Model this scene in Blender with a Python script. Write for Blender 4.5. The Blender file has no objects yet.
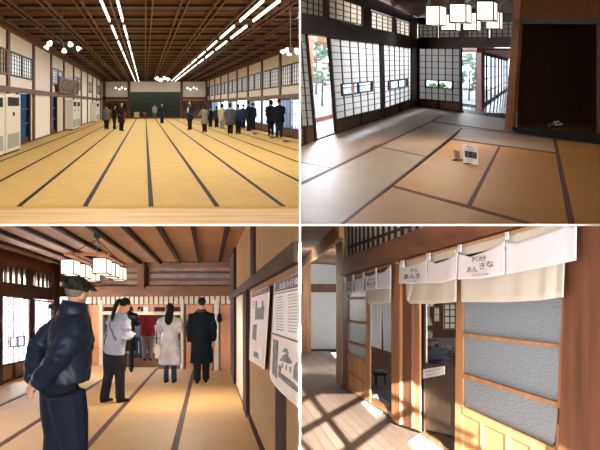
import bpy, bmesh, math, random
from mathutils import Vector as V, Matrix
random.seed(7)
SC = bpy.context.scene
COL = SC.collection
F = 720.0                      # focal length in pixels of a 600 x 450 frame

# ------------------------------------------------------------------ camera
cam = bpy.data.cameras.new('camera'); cam.sensor_width = 36; cam.lens = 36*F/600; cam.clip_start = .05; cam.clip_end = 600
co = bpy.data.objects.new('camera', cam); COL.objects.link(co); co.rotation_euler = (math.pi/2, 0, 0); SC.camera = co
SC.view_settings.view_transform = 'Standard'; SC.view_settings.look = 'None'
SC.view_settings.exposure = 0; SC.view_settings.gamma = 1; SC.view_settings.use_curve_mapping = False

# ------------------------------------------------------------------ materials
def nm(name):
    m = bpy.data.materials.new(name); m.use_nodes = True
    nt = m.node_tree; b = nt.nodes['Principled BSDF']
    return m, nt, b
def c3(c): return (c[0], c[1], c[2], 1)
def N(nt, t, **k):
    n = nt.nodes.new(t)
    for a, v in k.items():
        try: setattr(n, a, v)
        except Exception: n.inputs[a].default_value = v
    return n
def lin(r, g, b):
    f = lambda x: ((x/255+.055)/1.055)**2.4 if x > 10 else x/255/12.92
    return (f(r), f(g), f(b))
def plain(name, c, rough=.6, spec=.3, metal=0, var=.08, scale=6, bump=0, stretch=(1, 1, 1), c2=None):
    m, nt, b = nm(name)
    tc = N(nt, 'ShaderNodeTexCoord'); mp = N(nt, 'ShaderNodeMapping'); mp.inputs['Scale'].default_value = stretch
    nz = N(nt, 'ShaderNodeTexNoise'); nz.inputs['Scale'].default_value = scale; nz.inputs['Detail'].default_value = 4
    rp = N(nt, 'ShaderNodeValToRGB')
    if c2 is None: c2 = tuple(x*(1-var*2) for x in c)
    rp.color_ramp.elements[0].color = c3(c2); rp.color_ramp.elements[1].color = c3(tuple(min(1, x*(1+var)) for x in c))
    rp.color_ramp.elements[0].position = .35; rp.color_ramp.elements[1].position = .65
    L = nt.links.new
    L(tc.outputs['Object'], mp.inputs['Vector']); L(mp.outputs['Vector'], nz.inputs['Vector'])
    L(nz.outputs['Fac'], rp.inputs['Fac']); L(rp.outputs['Color'], b.inputs['Base Color'])
    b.inputs['Roughness'].default_value = rough; b.inputs['Metallic'].default_value = metal
    b.inputs['Specular IOR Level'].default_value = spec
    if bump:
        bp = N(nt, 'ShaderNodeBump'); bp.inputs['Strength'].default_value = bump; bp.inputs['Distance'].default_value = .02
        L(nz.outputs['Fac'], bp.inputs['Height']); L(bp.outputs['Normal'], b.inputs['Normal'])
    return m
def wood(name, c, axis='z', dark=.55, rough=.5, spec=.3, scale=9):
    st = {'x': (.12, 1, 1), 'y': (1, .05, 1), 'z': (1, 1, .12)}[axis]
    return plain(name, c, rough, spec, scale=scale, stretch=st, c2=tuple(x*dark for x in c), bump=.15, var=.12)
def emis(name, c, s):
    m, nt, b = nm(name); b.inputs['Base Color'].default_value = c3(c)
    b.inputs['Emission Color'].default_value = c3(c); b.inputs['Emission Strength'].default_value = s
    return m
def paper(name, c, tr=.6):
    m, nt, b = nm(name); nt.nodes.remove(b)
    d = N(nt, 'ShaderNodeBsdfDiffuse'); t = N(nt, 'ShaderNodeBsdfTranslucent'); mx = N(nt, 'ShaderNodeMixShader')
    nz = N(nt, 'ShaderNodeTexNoise'); nz.inputs['Scale'].default_value = 3; nz.inputs['Detail'].default_value = 5
    rp = N(nt, 'ShaderNodeValToRGB'); rp.color_ramp.elements[0].color = c3(tuple(x*.9 for x in c)); rp.color_ramp.elements[1].color = c3(c)
    tc = N(nt, 'ShaderNodeTexCoord'); L = nt.links.new
    L(tc.outputs['Object'], nz.inputs['Vector']); L(nz.outputs['Fac'], rp.inputs['Fac'])
    L(rp.outputs['Color'], d.inputs['Color']); L(rp.outputs['Color'], t.inputs['Color'])
    mx.inputs['Fac'].default_value = tr
    L(d.outputs[0], mx.inputs[1]); L(t.outputs[0], mx.inputs[2]); L(mx.outputs[0], nt.nodes['Material Output'].inputs['Surface'])
    return m
def glassmat(name, c=(.9, .95, 1), rough=.0):
    m, nt, b = nm(name); nt.nodes.remove(b)
    t = N(nt, 'ShaderNodeBsdfTransparent'); g = N(nt, 'ShaderNodeBsdfGlossy'); mx = N(nt, 'ShaderNodeMixShader')
    t.inputs['Color'].default_value = c3(c); g.inputs['Roughness'].default_value = rough+.02; mx.inputs['Fac'].default_value = .07
    L = nt.links.new
    L(t.outputs[0], mx.inputs[1]); L(g.outputs[0], mx.inputs[2]); L(mx.outputs[0], nt.nodes['Material Output'].inputs['Surface'])
    return m
M = {}
# tatami: fine woven rush, ribs along one axis
def tatami(name, c, rough=.45, spec=.4):
    m, nt, b = nm(name); L = nt.links.new
    tc = N(nt, 'ShaderNodeTexCoord')
    mp = N(nt, 'ShaderNodeMapping'); mp.inputs['Scale'].default_value = (3, 1.2, 3)
    nz = N(nt, 'ShaderNodeTexNoise'); nz.inputs['Scale'].default_value = 1.3; nz.inputs['Detail'].default_value = 6
    wv = N(nt, 'ShaderNodeTexWave'); wv.bands_direction = 'Y'; wv.inputs['Scale'].default_value = 9; wv.inputs['Distortion'].default_value = .4
    rp = N(nt, 'ShaderNodeValToRGB'); rp.color_ramp.elements[0].color = c3(tuple(x*.93 for x in c)); rp.color_ramp.elements[1].color = c3(tuple(x*1.06 for x in c))
    rp.color_ramp.elements[0].position = .3; rp.color_ramp.elements[1].position = .7
    mul = N(nt, 'ShaderNodeMixRGB', blend_type='MULTIPLY'); mul.inputs['Fac'].default_value = .10
    bp = N(nt, 'ShaderNodeBump'); bp.inputs['Strength'].default_value = .08; bp.inputs['Distance'].default_value = .01
    L(tc.outputs['Object'], mp.inputs['Vector']); L(mp.outputs['Vector'], nz.inputs['Vector']); L(tc.outputs['Object'], wv.inputs['Vector'])
    L(nz.outputs['Fac'], rp.inputs['Fac']); L(rp.outputs['Color'], mul.inputs['Color1']); L(wv.outputs['Color'], mul.inputs['Color2'])
    L(mul.outputs['Color'], b.inputs['Base Color']); L(wv.outputs['Fac'], bp.inputs['Height']); L(bp.outputs['Normal'], b.inputs['Normal'])
    b.inputs['Roughness'].default_value = rough; b.inputs['Specular IOR Level'].default_value = spec
    return m
def boards(name, c, direction, width, rough=.4, joint=.06, jc=.35, var=.3, grain=(6, .5, 6), spec=.4):
    """planks running across `direction` (a vector; boards have constant dot product with it)"""
    m, nt, b = nm(name); L = nt.links.new
    tc = N(nt, 'ShaderNodeTexCoord'); dp = N(nt, 'ShaderNodeVectorMath', operation='DOT_PRODUCT')
    dp.inputs[1].default_value = tuple(x/width for x in direction)
    fl = N(nt, 'ShaderNodeMath', operation='FLOOR'); fr = N(nt, 'ShaderNodeMath', operation='FRACT')
    wn = N(nt, 'ShaderNodeTexWhiteNoise', noise_dimensions='1D')
    L(tc.outputs['Object'], dp.inputs[0]); L(dp.outputs['Value'], fl.inputs[0]); L(dp.outputs['Value'], fr.inputs[0]); L(fl.outputs[0], wn.inputs['W'])
    mp = N(nt, 'ShaderNodeMapping'); mp.inputs['Scale'].default_value = grain
    nz = N(nt, 'ShaderNodeTexNoise'); nz.inputs['Scale'].default_value = 3; nz.inputs['Detail'].default_value = 5
    L(tc.outputs['Object'], mp.inputs['Vector']); L(mp.outputs['Vector'], nz.inputs['Vector'])
    ad = N(nt, 'ShaderNodeMath', operation='ADD'); L(wn.outputs['Value'], ad.inputs[0]); L(nz.outputs['Fac'], ad.inputs[1])
    dv = N(nt, 'ShaderNodeMath', operation='MULTIPLY'); dv.inputs[1].default_value = .5; L(ad.outputs[0], dv.inputs[0])
    rp = N(nt, 'ShaderNodeValToRGB'); rp.color_ramp.elements[0].color = c3(tuple(x*(1-var) for x in c)); rp.color_ramp.elements[1].color = c3(tuple(min(1, x*(1+var)) for x in c))
    rp.color_ramp.elements[0].position = .2; rp.color_ramp.elements[1].position = .8
    L(dv.outputs[0], rp.inputs['Fac'])
    gt = N(nt, 'ShaderNodeMath', operation='LESS_THAN'); gt.inputs[1].default_value = joint; L(fr.outputs[0], gt.inputs[0])
    mx = N(nt, 'ShaderNodeMixRGB', blend_type='MIX'); mx.inputs['Color2'].default_value = c3(tuple(x*jc for x in c))
    L(gt.outputs[0], mx.inputs['Fac']); L(rp.outputs['Color'], mx.inputs['Color1']); L(mx.outputs['Color'], b.inputs['Base Color'])
    b.inputs['Roughness'].default_value = rough; b.inputs['Specular IOR Level'].default_value = spec
    return m

# ------------------------------------------------------------------ mesh builder
class MB:
    def __init__(s): s.v = []; s.f = []
    def add(s, vs, fs):
        k = len(s.v); s.v += [V(p) for p in vs]; s.f += [tuple(i+k for i in f) for f in fs]; return s
    def hexa(s, p):   # 0-3 one ring, 4-7 the opposite ring
        return s.add(p, [(0, 1, 2, 3), (7, 6, 5, 4), (0, 4, 5, 1), (1, 5, 6, 2), (2, 6, 7, 3), (3, 7, 4, 0)])
    def box(s, a, b):
        (x0, y0, z0), (x1, y1, z1) = a, b
        return s.hexa([(x0, y0, z0), (x1, y0, z0), (x1, y1, z0), (x0, y1, z0), (x0, y0, z1), (x1, y0, z1), (x1, y1, z1), (x0, y1, z1)])
    def prism(s, pts, d):
        n = len(pts); d = V(d); a = [V(p) for p in pts]
        return s.add(a+[p+d for p in a], [tuple(range(n)), tuple(range(2*n-1, n-1, -1))]+[(i, (i+1) % n, n+(i+1) % n, n+i) for i in range(n)])
    def tube(s, pts, rad, n=8, up=V((0, 0, 1)), cap=True):
        """rad: list of r or (rx, ry)"""
        pts = [V(p) for p in pts]; k = len(s.v); m = len(pts)
        if not isinstance(rad, (list,)): rad = [rad]*m
        for i, p in enumerate(pts):
            t = (pts[min(i+1, m-1)]-pts[max(i-1, 0)]).normalized()
            u = up if abs(t.dot(up)) < .95 else (V((0, 1, 0)) if abs(t.y) < .9 else V((1, 0, 0)))
            if abs(t.dot(V((0, 0, 1)))) > .95: u = V((0, 1, 0))
            x = u.cross(t).normalized() if abs(t.dot(V((0, 0, 1)))) <= .95 else V((1, 0, 0))
            y = t.cross(x).normalized(); x = y.cross(t).normalized()
            r = rad[i]; rx, ry = r if isinstance(r, tuple) else (r, r)
            for j in range(n):
                a = 2*math.pi*j/n; s.v.append(p+x*(rx*math.cos(a))+y*(ry*math.sin(a)))
        for i in range(m-1):
            for j in range(n):
                s.f.append((k+i*n+j, k+i*n+(j+1) % n, k+(i+1)*n+(j+1) % n, k+(i+1)*n+j))
        if cap:
            s.f.append(tuple(k+j for j in range(n))[::-1]); s.f.append(tuple(k+(m-1)*n+j for j in range(n)))
        return s
    def rings(s, rs, n=14):
        """loft of horizontal ellipses (cx, cy, z, rx, ry)"""
        k = len(s.v)
        for (cx, cy, z, rx, ry) in rs:
            for j in range(n):
                a = 2*math.pi*j/n; s.v.append(V((cx+rx*math.cos(a), cy+ry*math.sin(a), z)))
        for i in range(len(rs)-1):
            for j in range(n): s.f.append((k+i*n+j, k+i*n+(j+1) % n, k+(i+1)*n+(j+1) % n, k+(i+1)*n+j))
        s.f.append(tuple(k+j for j in range(n))[::-1]); s.f.append(tuple(k+(len(rs)-1)*n+j for j in range(n)))
        return s
    def ell(s, c, r, rot=None, n=12, m=8):
        k = len(s.v); c = V(c); R = rot or Matrix.Identity(3)
        if isinstance(r, (int, float)): r = (r, r, r)
        s.v.append(c+R@V((0, 0, r[2])))
        for i in range(1, m):
            t = math.pi*i/m
            for j in range(n):
                a = 2*math.pi*j/n; s.v.append(c+R@V((r[0]*math.sin(t)*math.cos(a), r[1]*math.sin(t)*math.sin(a), r[2]*math.cos(t))))
        s.v.append(c-R@V((0, 0, r[2]))); e = len(s.v)-1
        for j in range(n): s.f.append((k, k+1+j, k+1+(j+1) % n))
        for i in range(m-2):
            for j in range(n): s.f.append((k+1+i*n+j, k+1+(i+1)*n+j, k+1+(i+1)*n+(j+1) % n, k+1+i*n+(j+1) % n))
        for j in range(n): s.f.append((e, k+1+(m-2)*n+(j+1) % n, k+1+(m-2)*n+j))
        return s
    def build(s, name, mat, parent=None, clip=None, smooth=False, voxel=0, wobble=None, bevel=0, loc=None):
        me = bpy.data.meshes.new(name)
        base = V((0, 0, 0))
        if parent is not None:
            q = parent
            while q is not None: base += q.location; q = q.parent
        vs = s.v
        me.from_pydata([tuple(p) for p in vs], [], s.f)
        bm = bmesh.new(); bm.from_mesh(me)
        bmesh.ops.recalc_face_normals(bm, faces=bm.faces)
        if clip:
            sx, sz = clip; e = .006
            for co_, no in (((sx*e, 0, 0), (sx, 0, 0)), ((0, 0, sz*e), (0, 0, sz))):
                if any((v.co-V(co_)).dot(V(no)) < -1e-6 for v in bm.verts):
                    r = bmesh.ops.bisect_plane(bm, geom=bm.verts[:]+bm.edges[:]+bm.faces[:], plane_co=co_, plane_no=no, clear_inner=True)
                    ed = [g for g in r['geom_cut'] if isinstance(g, bmesh.types.BMEdge)]
                    try: bmesh.ops.holes_fill(bm, edges=ed, sides=0)
                    except Exception: pass
        if bevel: bmesh.ops.bevel(bm, geom=bm.edges[:], offset=bevel, segments=1, affect='EDGES')
        bm.to_mesh(me); bm.free()
        if len(me.vertices) == 0: return None
        if voxel:
            t = bpy.data.objects.new('t', me); COL.objects.link(t)
            r = t.modifiers.new('r', 'REMESH'); r.mode = 'VOXEL'; r.voxel_size = voxel
            sm = t.modifiers.new('s', 'SMOOTH'); sm.iterations = 4; sm.factor = .5
            dg = bpy.context.evaluated_depsgraph_get(); me2 = bpy.data.meshes.new_from_object(t.evaluated_get(dg))
            bpy.data.objects.remove(t); me = me2; me.name = name
        if wobble:
            for v in me.vertices: v.co = wobble(v.co.copy(), v.normal.copy())
        o = bpy.data.objects.new(name, me); COL.objects.link(o)
        if parent is None and loc is None and not LOCAL:
            xs = [v.co for v in me.vertices]
            base = V((sum(p.x for p in xs)/len(xs), sum(p.y for p in xs)/len(xs), min(p.z for p in xs)))
        if loc is not None: base = V(loc)
        if parent is None or not LOCAL:
            me.transform(Matrix.Translation(-base))
            if parent is None: o.location = base
        if parent is not None: o.parent = parent
        me.materials.clear(); me.materials.append(mat)
        if smooth or voxel:
            me.polygons.foreach_set('use_smooth', [True]*len(me.polygons))
        return o
LOCAL = False      # True while a thing's parts are modelled in its own local frame
CNT = {}
def tag(o, label, cat, group=None, kind=None):
    if o is None: return None
    o['label'] = label; o['category'] = cat
    if group: o['group'] = group
    if kind: o['kind'] = kind
    return o
def empty(name, loc, label, cat, group=None, kind=None, rz=0):
    o = bpy.data.objects.new(name, None); COL.objects.link(o); o.location = loc; o.rotation_euler = (0, 0, rz); o.empty_display_size = .1
    return tag(o, label, cat, group, kind)
def seq(k):
    CNT[k] = CNT.get(k, 0)+1; return '%s_%d' % (k, CNT[k])
def struct(name, mb, mat, label, cat, clip=None):
    return tag(mb.build(name, mat, clip=clip), label, cat, kind='structure')

# ------------------------------------------------------------------ sight lines, rooms and wall planes
def ray(px, py): return V(((px-300)/F, 1, (225-py)/F))
class Room:
    """a room with its own eye height, floor gradient and direction of length"""
    def __init__(s, vx, hz, h, clip):
        s.vx, s.hz, s.h, s.clip = vx, hz, h, clip; s.s = (225-hz)/F; s.k = (vx-300)/F
    def W(s, u, Y, z): return V((u+s.k*Y, Y, z-s.h+s.s*Y))
    def floor(s, px, py, z=0):
        Y = (s.h-z)*F/(py-s.hz); return ray(px, py)*Y
    def gz(s, Y): return -s.h+s.s*Y
    def at(s, px, py, Y): return ray(px, py)*Y
    def ubox(s, mb, u0, u1, Y0, Y1, z0, z1):
        w = s.W
        return mb.hexa([w(u0, Y0, z0), w(u1, Y0, z0), w(u1, Y1, z0), w(u0, Y1, z0), w(u0, Y0, z1), w(u1, Y0, z1), w(u1, Y1, z1), w(u0, Y1, z1)])
    def poly(s, mb, pts, z0, z1):
        a = [s.floor(x, y, z1) for x, y in pts]
        return mb.prism(a, (0, 0, z0-z1))
    def strip(s, mb, a, b, wa, wb, z0, z1):
        """a line on the floor between two sighted points, wa/wb wide (in sight) at its ends"""
        (x0, y0), (x1, y1) = a, b; d = math.hypot(x1-x0, y1-y0); nx, ny = -(y1-y0)/d, (x1-x0)/d
        return s.poly(mb, [(x0+nx*wa/2, y0+ny*wa/2), (x1+nx*wb/2, y1+ny*wb/2), (x1-nx*wb/2, y1-ny*wb/2), (x0-nx*wa/2, y0-ny*wa/2)], z0, z1)
class Plane:
    def __init__(s, A, B, clip):
        s.A = V((A[0], A[1], 0)); s.B = V((B[0], B[1], 0)); s.clip = clip
        d = (s.B-s.A).normalized(); n = V((-d.y, d.x, 0))
        if n.dot(-s.A) < 0: n = -n
        s.n = n; s.d = d
    def P(s, px, py, off=0):
        r = ray(px, py); return r*((s.A.dot(s.n)+off)/r.dot(s.n))
    def Q(s, bl, br, tr, tl, off=0):
        return Quad([s.P(*p, off) for p in (bl, br, tr, tl)], s.n, s.clip)
    def R(s, x0, t0, b0, x1, t1, b1, off=0): return s.Q((x0, b0), (x1, b1), (x1, t1), (x0, t0), off)
class Quad:
    def __init__(s, p, n, clip): s.p = p; s.n = n; s.clip = clip
    def pt(s, u, v, o=0):
        a, b, c, d = s.p
        return (a*(1-u)+b*u)*(1-v)+(d*(1-u)+c*u)*v+s.n*o
    def box(s, mb, u0, u1, v0, v1, o0, o1):
        q = s.pt
        return mb.hexa([q(u0, v0, o0), q(u1, v0, o0), q(u1, v1, o0), q(u0, v1, o0), q(u0, v0, o1), q(u1, v0, o1), q(u1, v1, o1), q(u0, v1, o1)])
    def sub(s, u0, u1, v0, v1, o=0):
        return Quad([s.pt(u0, v0, o), s.pt(u1, v0, o), s.pt(u1, v1, o), s.pt(u0, v1, o)], s.n, s.clip)
    def shift(s, o): return Quad([p+s.n*o for p in s.p], s.n, s.clip)
    @property
    def c(s): return (s.p[0]+s.p[1]+s.p[2]+s.p[3])/4
def panel(q, name, mat, o0, o1, parent=None):
    return q.box(MB(), 0, 1, 0, 1, o0, o1).build(name, mat, parent, clip=q.clip)
def frame(q, name, mat, fu, fv, o0, o1, parent):
    mb = MB(); q.box(mb, 0, fu, 0, 1, o0, o1); q.box(mb, 1-fu, 1, 0, 1, o0, o1); q.box(mb, fu, 1-fu, 0, fv, o0, o1); q.box(mb, fu, 1-fu, 1-fv, 1, o0, o1)
    return mb.build(name, mat, parent, clip=q.clip)
def grid(q, name, mat, nu, nv, wu, wv, o0, o1, parent):
    mb = MB()
    for i in range(1, nu): q.box(mb, i/nu-wu/2, i/nu+wu/2, 0, 1, o0, o1)
    for i in range(1, nv): q.box(mb, 0, 1, i/nv-wv/2, i/nv+wv/2, o0, o1)
    if mb.v: return mb.build(name, mat, parent, clip=q.clip)

# ------------------------------------------------------------------ lettering
def text(s, q, name, mat, parent, u0=0, u1=1, v0=0, v1=1, o=.004, flip=False, fit=True):
    cu = bpy.data.curves.new('t', 'FONT'); cu.body = s; cu.resolution_u = 2; cu.align_x = 'LEFT'
    t = bpy.data.objects.new('t', cu); COL.objects.link(t)
    dg = bpy.context.evaluated_depsgraph_get(); dg.update(); me = bpy.data.meshes.new_from_object(t.evaluated_get(dg))
    bpy.data.objects.remove(t)
    if not len(me.vertices): return None
    xs = [v.co.x for v in me.vertices]; ys = [v.co.y for v in me.vertices]; x0, x1, y0, y1 = min(xs), max(xs), min(ys), max(ys)
    mb = MB(); vs = []
    for v in me.vertices:
        a = (v.co.x-x0)/(x1-x0); b = (v.co.y-y0)/(y1-y0)
        if flip: a = 1-a
        vs.append(q(u0+(u1-u0)*a, v0+(v1-v0)*b, o) if callable(q) else q.pt(u0+(u1-u0)*a, v0+(v1-v0)*b, o))
    mb.add(vs, [tuple(p.vertices) for p in me.polygons])
    return mb.build(name, mat, parent, clip=None)
# ------------------------------------------------------------------ shared materials
M['white_edge'] = plain('white_edge', (.86, .84, .78), .7)
M['plaster'] = plain('white_plaster', (.87, .85, .80), .85, .1, var=.03)
M['post'] = wood('brown_post', (.15, .055, .028), 'z', .6)
M['post_light'] = wood('light_post', (.33, .15, .06), 'z', .7)
M['beam_y'] = wood('brown_beam_long', (.14, .052, .026), 'y', .6)
M['beam_x'] = wood('brown_beam_cross', (.14, .052, .026), 'x', .6)
M['ceil'] = wood('ceiling_board', (.095, .038, .018), 'x', .55, .7, .15)
M['batten'] = wood('ceiling_batten', (.14, .05, .024), 'y', .6)
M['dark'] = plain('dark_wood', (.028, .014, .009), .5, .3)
M['black'] = plain('black_lacquer', (.008, .008, .009), .7, .15)
M['paper'] = paper('shoji_paper', (.86, .86, .84), .62)
M['paper_warm'] = paper('shoji_paper_warm', (.68, .63, .55), .45)
M['glass'] = glassmat('clear_glass')
M['glass_blue'] = glassmat('blue_glass', (.10, .15, .22))
M['tatami'] = tatami('gold_tatami', (.62, .40, .135), .75, .1)
M['cream'] = plain('cream_metal', (.74, .71, .63), .45, .4, var=.02)
M['grille'] = plain('grey_grille', (.42, .41, .37), .6, .3, var=.3, scale=30, stretch=(1, 1, 20))
M['tube'] = emis('lamp_tube', (1, .97, .88), 4)
M['globe'] = emis('lamp_shade_glow', (1, .95, .82), 2.5)
M['housing'] = plain('white_housing', (.75, .72, .65), .5)
M['metal'] = plain('dark_metal', (.04, .035, .03), .4, .5, metal=.6)
M['edgewood'] = wood('pale_floorboard', (.72, .47, .22), 'x', .85, .6, .2, scale=5)

# ------------------------------------------------------------------ walls between the four rooms: their cut ends are the white cross
mb = MB().box((-.0056, 4, -12), (.0056, 30.4, .0)); struct('wall_middle_lower', mb, M['white_edge'], 'thin white partition wall between the two lower rooms', 'wall')
mb = MB().box((-.0056, 4, 0), (.0056, 30.4, 14)); struct('wall_middle_upper', mb, M['white_edge'], 'thin white partition wall between the two upper rooms', 'wall')
mb = MB().box((-20, 4, -.0056), (-.0058, 80, .0056)); struct('ceiling_slab', mb, M['white_edge'], 'thin white floor slab between the big hall and the room below', 'slab')
mb = MB().box((.0058, 4, -.0056), (20, 40, .0056)); struct('ceiling_slab', mb, M['white_edge'], 'thin white floor slab under the shoji room, above the veranda', 'slab')

# ================================================================== TOP LEFT: the big hall
H = Room(145, 104.3, 1.5, (-1, 1))
HC = (-1, 1)
UL, UR, YF, ZC = -4.5, 6.5, 75, 4.05
def hb(u0, u1, Y0, Y1, z0, z1): return H.ubox(MB(), u0, u1, Y0, Y1, z0, z1)
struct('floor_hall', hb(UL-.3, UR+.3, 6, 82, -.2, 0), M['edgewood'], 'pale boarded edge floor of the big hall', 'floor', HC)
# tatami strips between the black borders
borders = [.0875+.953*k for k in range(-5, 7)]
edges = [UL]+[u for u in borders if UL+.2 < u < UR-.1]+[UR]
nam = ['leftmost', 'second from the left', 'third from the left', 'fourth from the left', 'fifth from the left, left of the centre line', 'just right of the centre line', 'second right of the centre line', 'third right of the centre line', 'fourth right of the centre line', 'fifth right of the centre line', 'beside the right window wall', 'against the right window wall']
for i in range(len(edges)-1):
    a, b = edges[i], edges[i+1]
    t = hb(a, b, 10.4, YF-.05, .001, .03).build('tatami_mat', M['tatami'], clip=HC)
    tag(t, 'golden tatami row in the big hall, '+nam[i], 'tatami mat', kind='structure')
    if i: hb(a-.037, a+.037, 10.4, YF-.05, .02, .033).build('cloth_border', M['black'], t, clip=HC)
# ceiling
c = struct('ceiling_hall', hb(UL-.3, UR+.3, -3, YF+.2, ZC, ZC+.2), M['ceil'], 'dark coffered wooden ceiling of the big hall', 'ceiling', HC)
for k in range(-5, 8):
    for d in (0, .17):
        u = .02+.86*k+d
        if UL < u < UR: hb(u-.02, u+.02, 12, YF, ZC-.10, ZC).build('batten', M['batten'], c, clip=HC)
Y = 13.5
while Y < YF:
    hb(UL, UR, Y-.16, Y+.16, ZC-.07, ZC).build('crosspiece', M['dark'], c, clip=HC)
    hb(UL, UR, Y+1.2, Y+1.3, ZC-.03, ZC).build('crosspiece', M['batten'], c, clip=HC)
    Y += 2.5
# left wall -------------------------------------------------------
bay = 5.4; Y0 = 23.5
LB = [Y0+bay*k for k in range(-4, 10)]
wl = hb(UL-.14, UL, -3, 23.5, 0, ZC); 
holes = {0: (1.6, 4.7), 2: (.3, 2.4)}      # open doorways in the lower wall, as depths behind the bay's first post
for i, y in enumerate(LB):
    if i < 4: continue
    e = min(y+bay, YF)
    H.ubox(wl, UL-.14, UL, y, e, 3.28, ZC)
    H.ubox(wl, UL-.14, UL, y, e, 2.0, 2.45)
    if (i-4) % 2: H.ubox(wl, UL-.14, UL, y, e, 2.45, 3.28)
    h = holes.get(i-4)
    if h:
        H.ubox(wl, UL-.14, UL, y, y+h[0], 0, 2.0); H.ubox(wl, UL-.14, UL, y+h[1], e, 0, 2.0)
    else: H.ubox(wl, UL-.14, UL, y, e, 0, 2.0)
struct('wall_left', wl, M['plaster'], 'white plastered left wall of the big hall', 'wall', HC)
ordn = ['first', 'second', 'third', 'fourth', 'fifth', 'sixth', 'seventh', 'eighth', 'ninth', 'tenth', 'eleventh', 'twelfth', 'thirteenth']
def hall_wall(u, s, Ys, z0, z1, zn0, zn1, side, every):
    """posts, rail and high lattice windows along one long wall; s = +1 when the room lies at larger u"""
    n = 0
    for i, y in enumerate(Ys):
        struct(seq('trim'), hb(min(u, u+s*.07), max(u, u+s*.07), y-.2, y+.2, 0, ZC), M['post'], 'brown timber post, %s visible from the front in the %s wall of the big hall' % (ordn[i], side), 'post', HC)
    a, b = Ys[0]-bay, YF
    for z, zz, w, what in ((zn0, zn1, .10, 'head rail above the doors'), (3.90, ZC, .12, 'cornice under the ceiling'), (.03, .09, .05, 'floor sill')):
        struct(seq('trim'), hb(min(u, u+s*w), max(u, u+s*w), a, b, z, zz), M['beam_y'], 'long brown %s on the %s wall of the big hall' % (what, side), 'beam', HC)
    for i, y in enumerate(Ys):
        if i % every or y+bay > YF+3: continue
        q0, q1 = y+.2, min(y+bay-.2, YF-.1)
        w = empty(seq('window'), H.W(u, (q0+q1)/2, z0), 'high lattice window over the %s bay of the %s wall of the big hall' % (ordn[i], side), 'window', kind='structure')
        f = MB(); o0, o1 = sorted((u, u+s*.06))
        ty = .16
        for (p, r) in ((q0, q0+ty), ((q0+q1)/2-ty/2, (q0+q1)/2+ty/2), (q1-ty, q1)): H.ubox(f, o0, o1, p, r, z0, z1)
        H.ubox(f, o0, o1, q0, q1, z0, z0+.06); H.ubox(f, o0, o1, q0, q1, z1-.06, z1)
        f.build('window_frame', M['post'] if side == 'left' else M['dark'], w, clip=HC)
        g = MB(); o0, o1 = sorted((u+s*.01, u+s*.03))
        for k in range(1, 10):
            yy = q0+(q1-q0)*k/10; H.ubox(g, o0, o1, yy-.025, yy+.025, z0, z1)
        for k in range(1, 5):
            zz = z0+(z1-z0)*k/5; H.ubox(g, o0, o1, q0, q1, zz-.008, zz+.008)
        g.build('lattice', M['dark'], w, clip=HC)
        p = MB(); o0, o1 = sorted((u, u-s*.01)); H.ubox(p, o0, o1, q0, q1, z0, z1); p.build('paper', M['paper_warm'] if side == 'left' else M['paper'], w, clip=HC)
hall_wall(UL, 1, LB[3:], 2.45, 3.28, 1.9, 2.08, 'left', 1000)
# the left wall has a window in every other bay
def lwin(y, n):
    w = empty(seq('window'), H.W(UL, y+2.7, 2.45), 'high lattice window, %s from the front, in the white left wall of the big hall' % n, 'window', kind='structure')
    q0, q1 = y+.2, min(y+bay-.2, YF-.1); z0, z1 = 2.45, 3.28; f = MB()
    for (p, r) in ((q0, q0+.2), ((q0+q1)/2-.1, (q0+q1)/2+.1), (q1-.2, q1)): H.ubox(f, UL, UL+.05, p, r, z0, z1)
    H.ubox(f, UL, UL+.05, q0, q1, z0, z0+.06); H.ubox(f, UL, UL+.05, q0, q1, z1-.06, z1); f.build('window_frame', M['dark'], w, clip=HC)
    g = MB()
    for k in range(1, 10): yy = q0+(q1-q0)*k/10; H.ubox(g, UL+.01, UL+.03, yy-.03, yy+.03, z0, z1)
    for k in range(1, 6): zz = z0+(z1-z0)*k/6; H.ubox(g, UL+.01, UL+.03, q0, q1, zz-.009, zz+.009)
    g.build('lattice', M['dark'], w, clip=HC)
    p = MB(); H.ubox(p, UL-.02, UL-.01, q0, q1, z0, z1); p.build('paper', M['paper'], w, clip=HC)
for j, k in enumerate((0, 2, 4, 6, 8)): lwin(Y0+bay*k, ordn[j])
# open doorways with a blue lit sliding window beyond
for (y, h, nn) in ((Y0, (1.6, 4.7), 'the near doorway behind the big cooler'), (Y0+2*bay, (.3, 2.4), 'the doorway between white wall panels')):
    d = empty(seq('door'), H.W(UL, y+h[0], 0), 'tall sliding door with bluish glass in '+nn, 'door', kind='structure')
    f = MB(); a, b = y+h[0], y+h[1]
    for (p, r) in ((a, a+.2), (b-.3, b)): H.ubox(f, UL-.1, UL+.04, p, r, 0, 1.9)
    for z in (.0, .75, 1.3): H.ubox(f, UL-.08, UL-.02, a, b, z, z+(.25 if z == 0 else .05))
    f.build('door_frame', M['dark'], d, clip=HC)
    g = MB(); H.ubox(g, UL-.06, UL-.05, a, b, .1, 1.9); g.build('pane', M['glass_blue'], d, clip=HC)
for (y, a, b, nn) in ((Y0+2*bay, 2.2, 4.9, 'beside the blue doorway'), (Y0+4*bay, .4, 4.9, 'behind the paired coolers')):
    q = hb(UL+.0, UL+.03, y+a, y+b, .05, 1.9); tag(q.build('sliding_screen', plain('cream_screen', (.70, .62, .47), .8, .1, var=.02), clip=HC), 'plain cream sliding screen in the left wall '+nn, 'screen', kind='structure')
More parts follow.
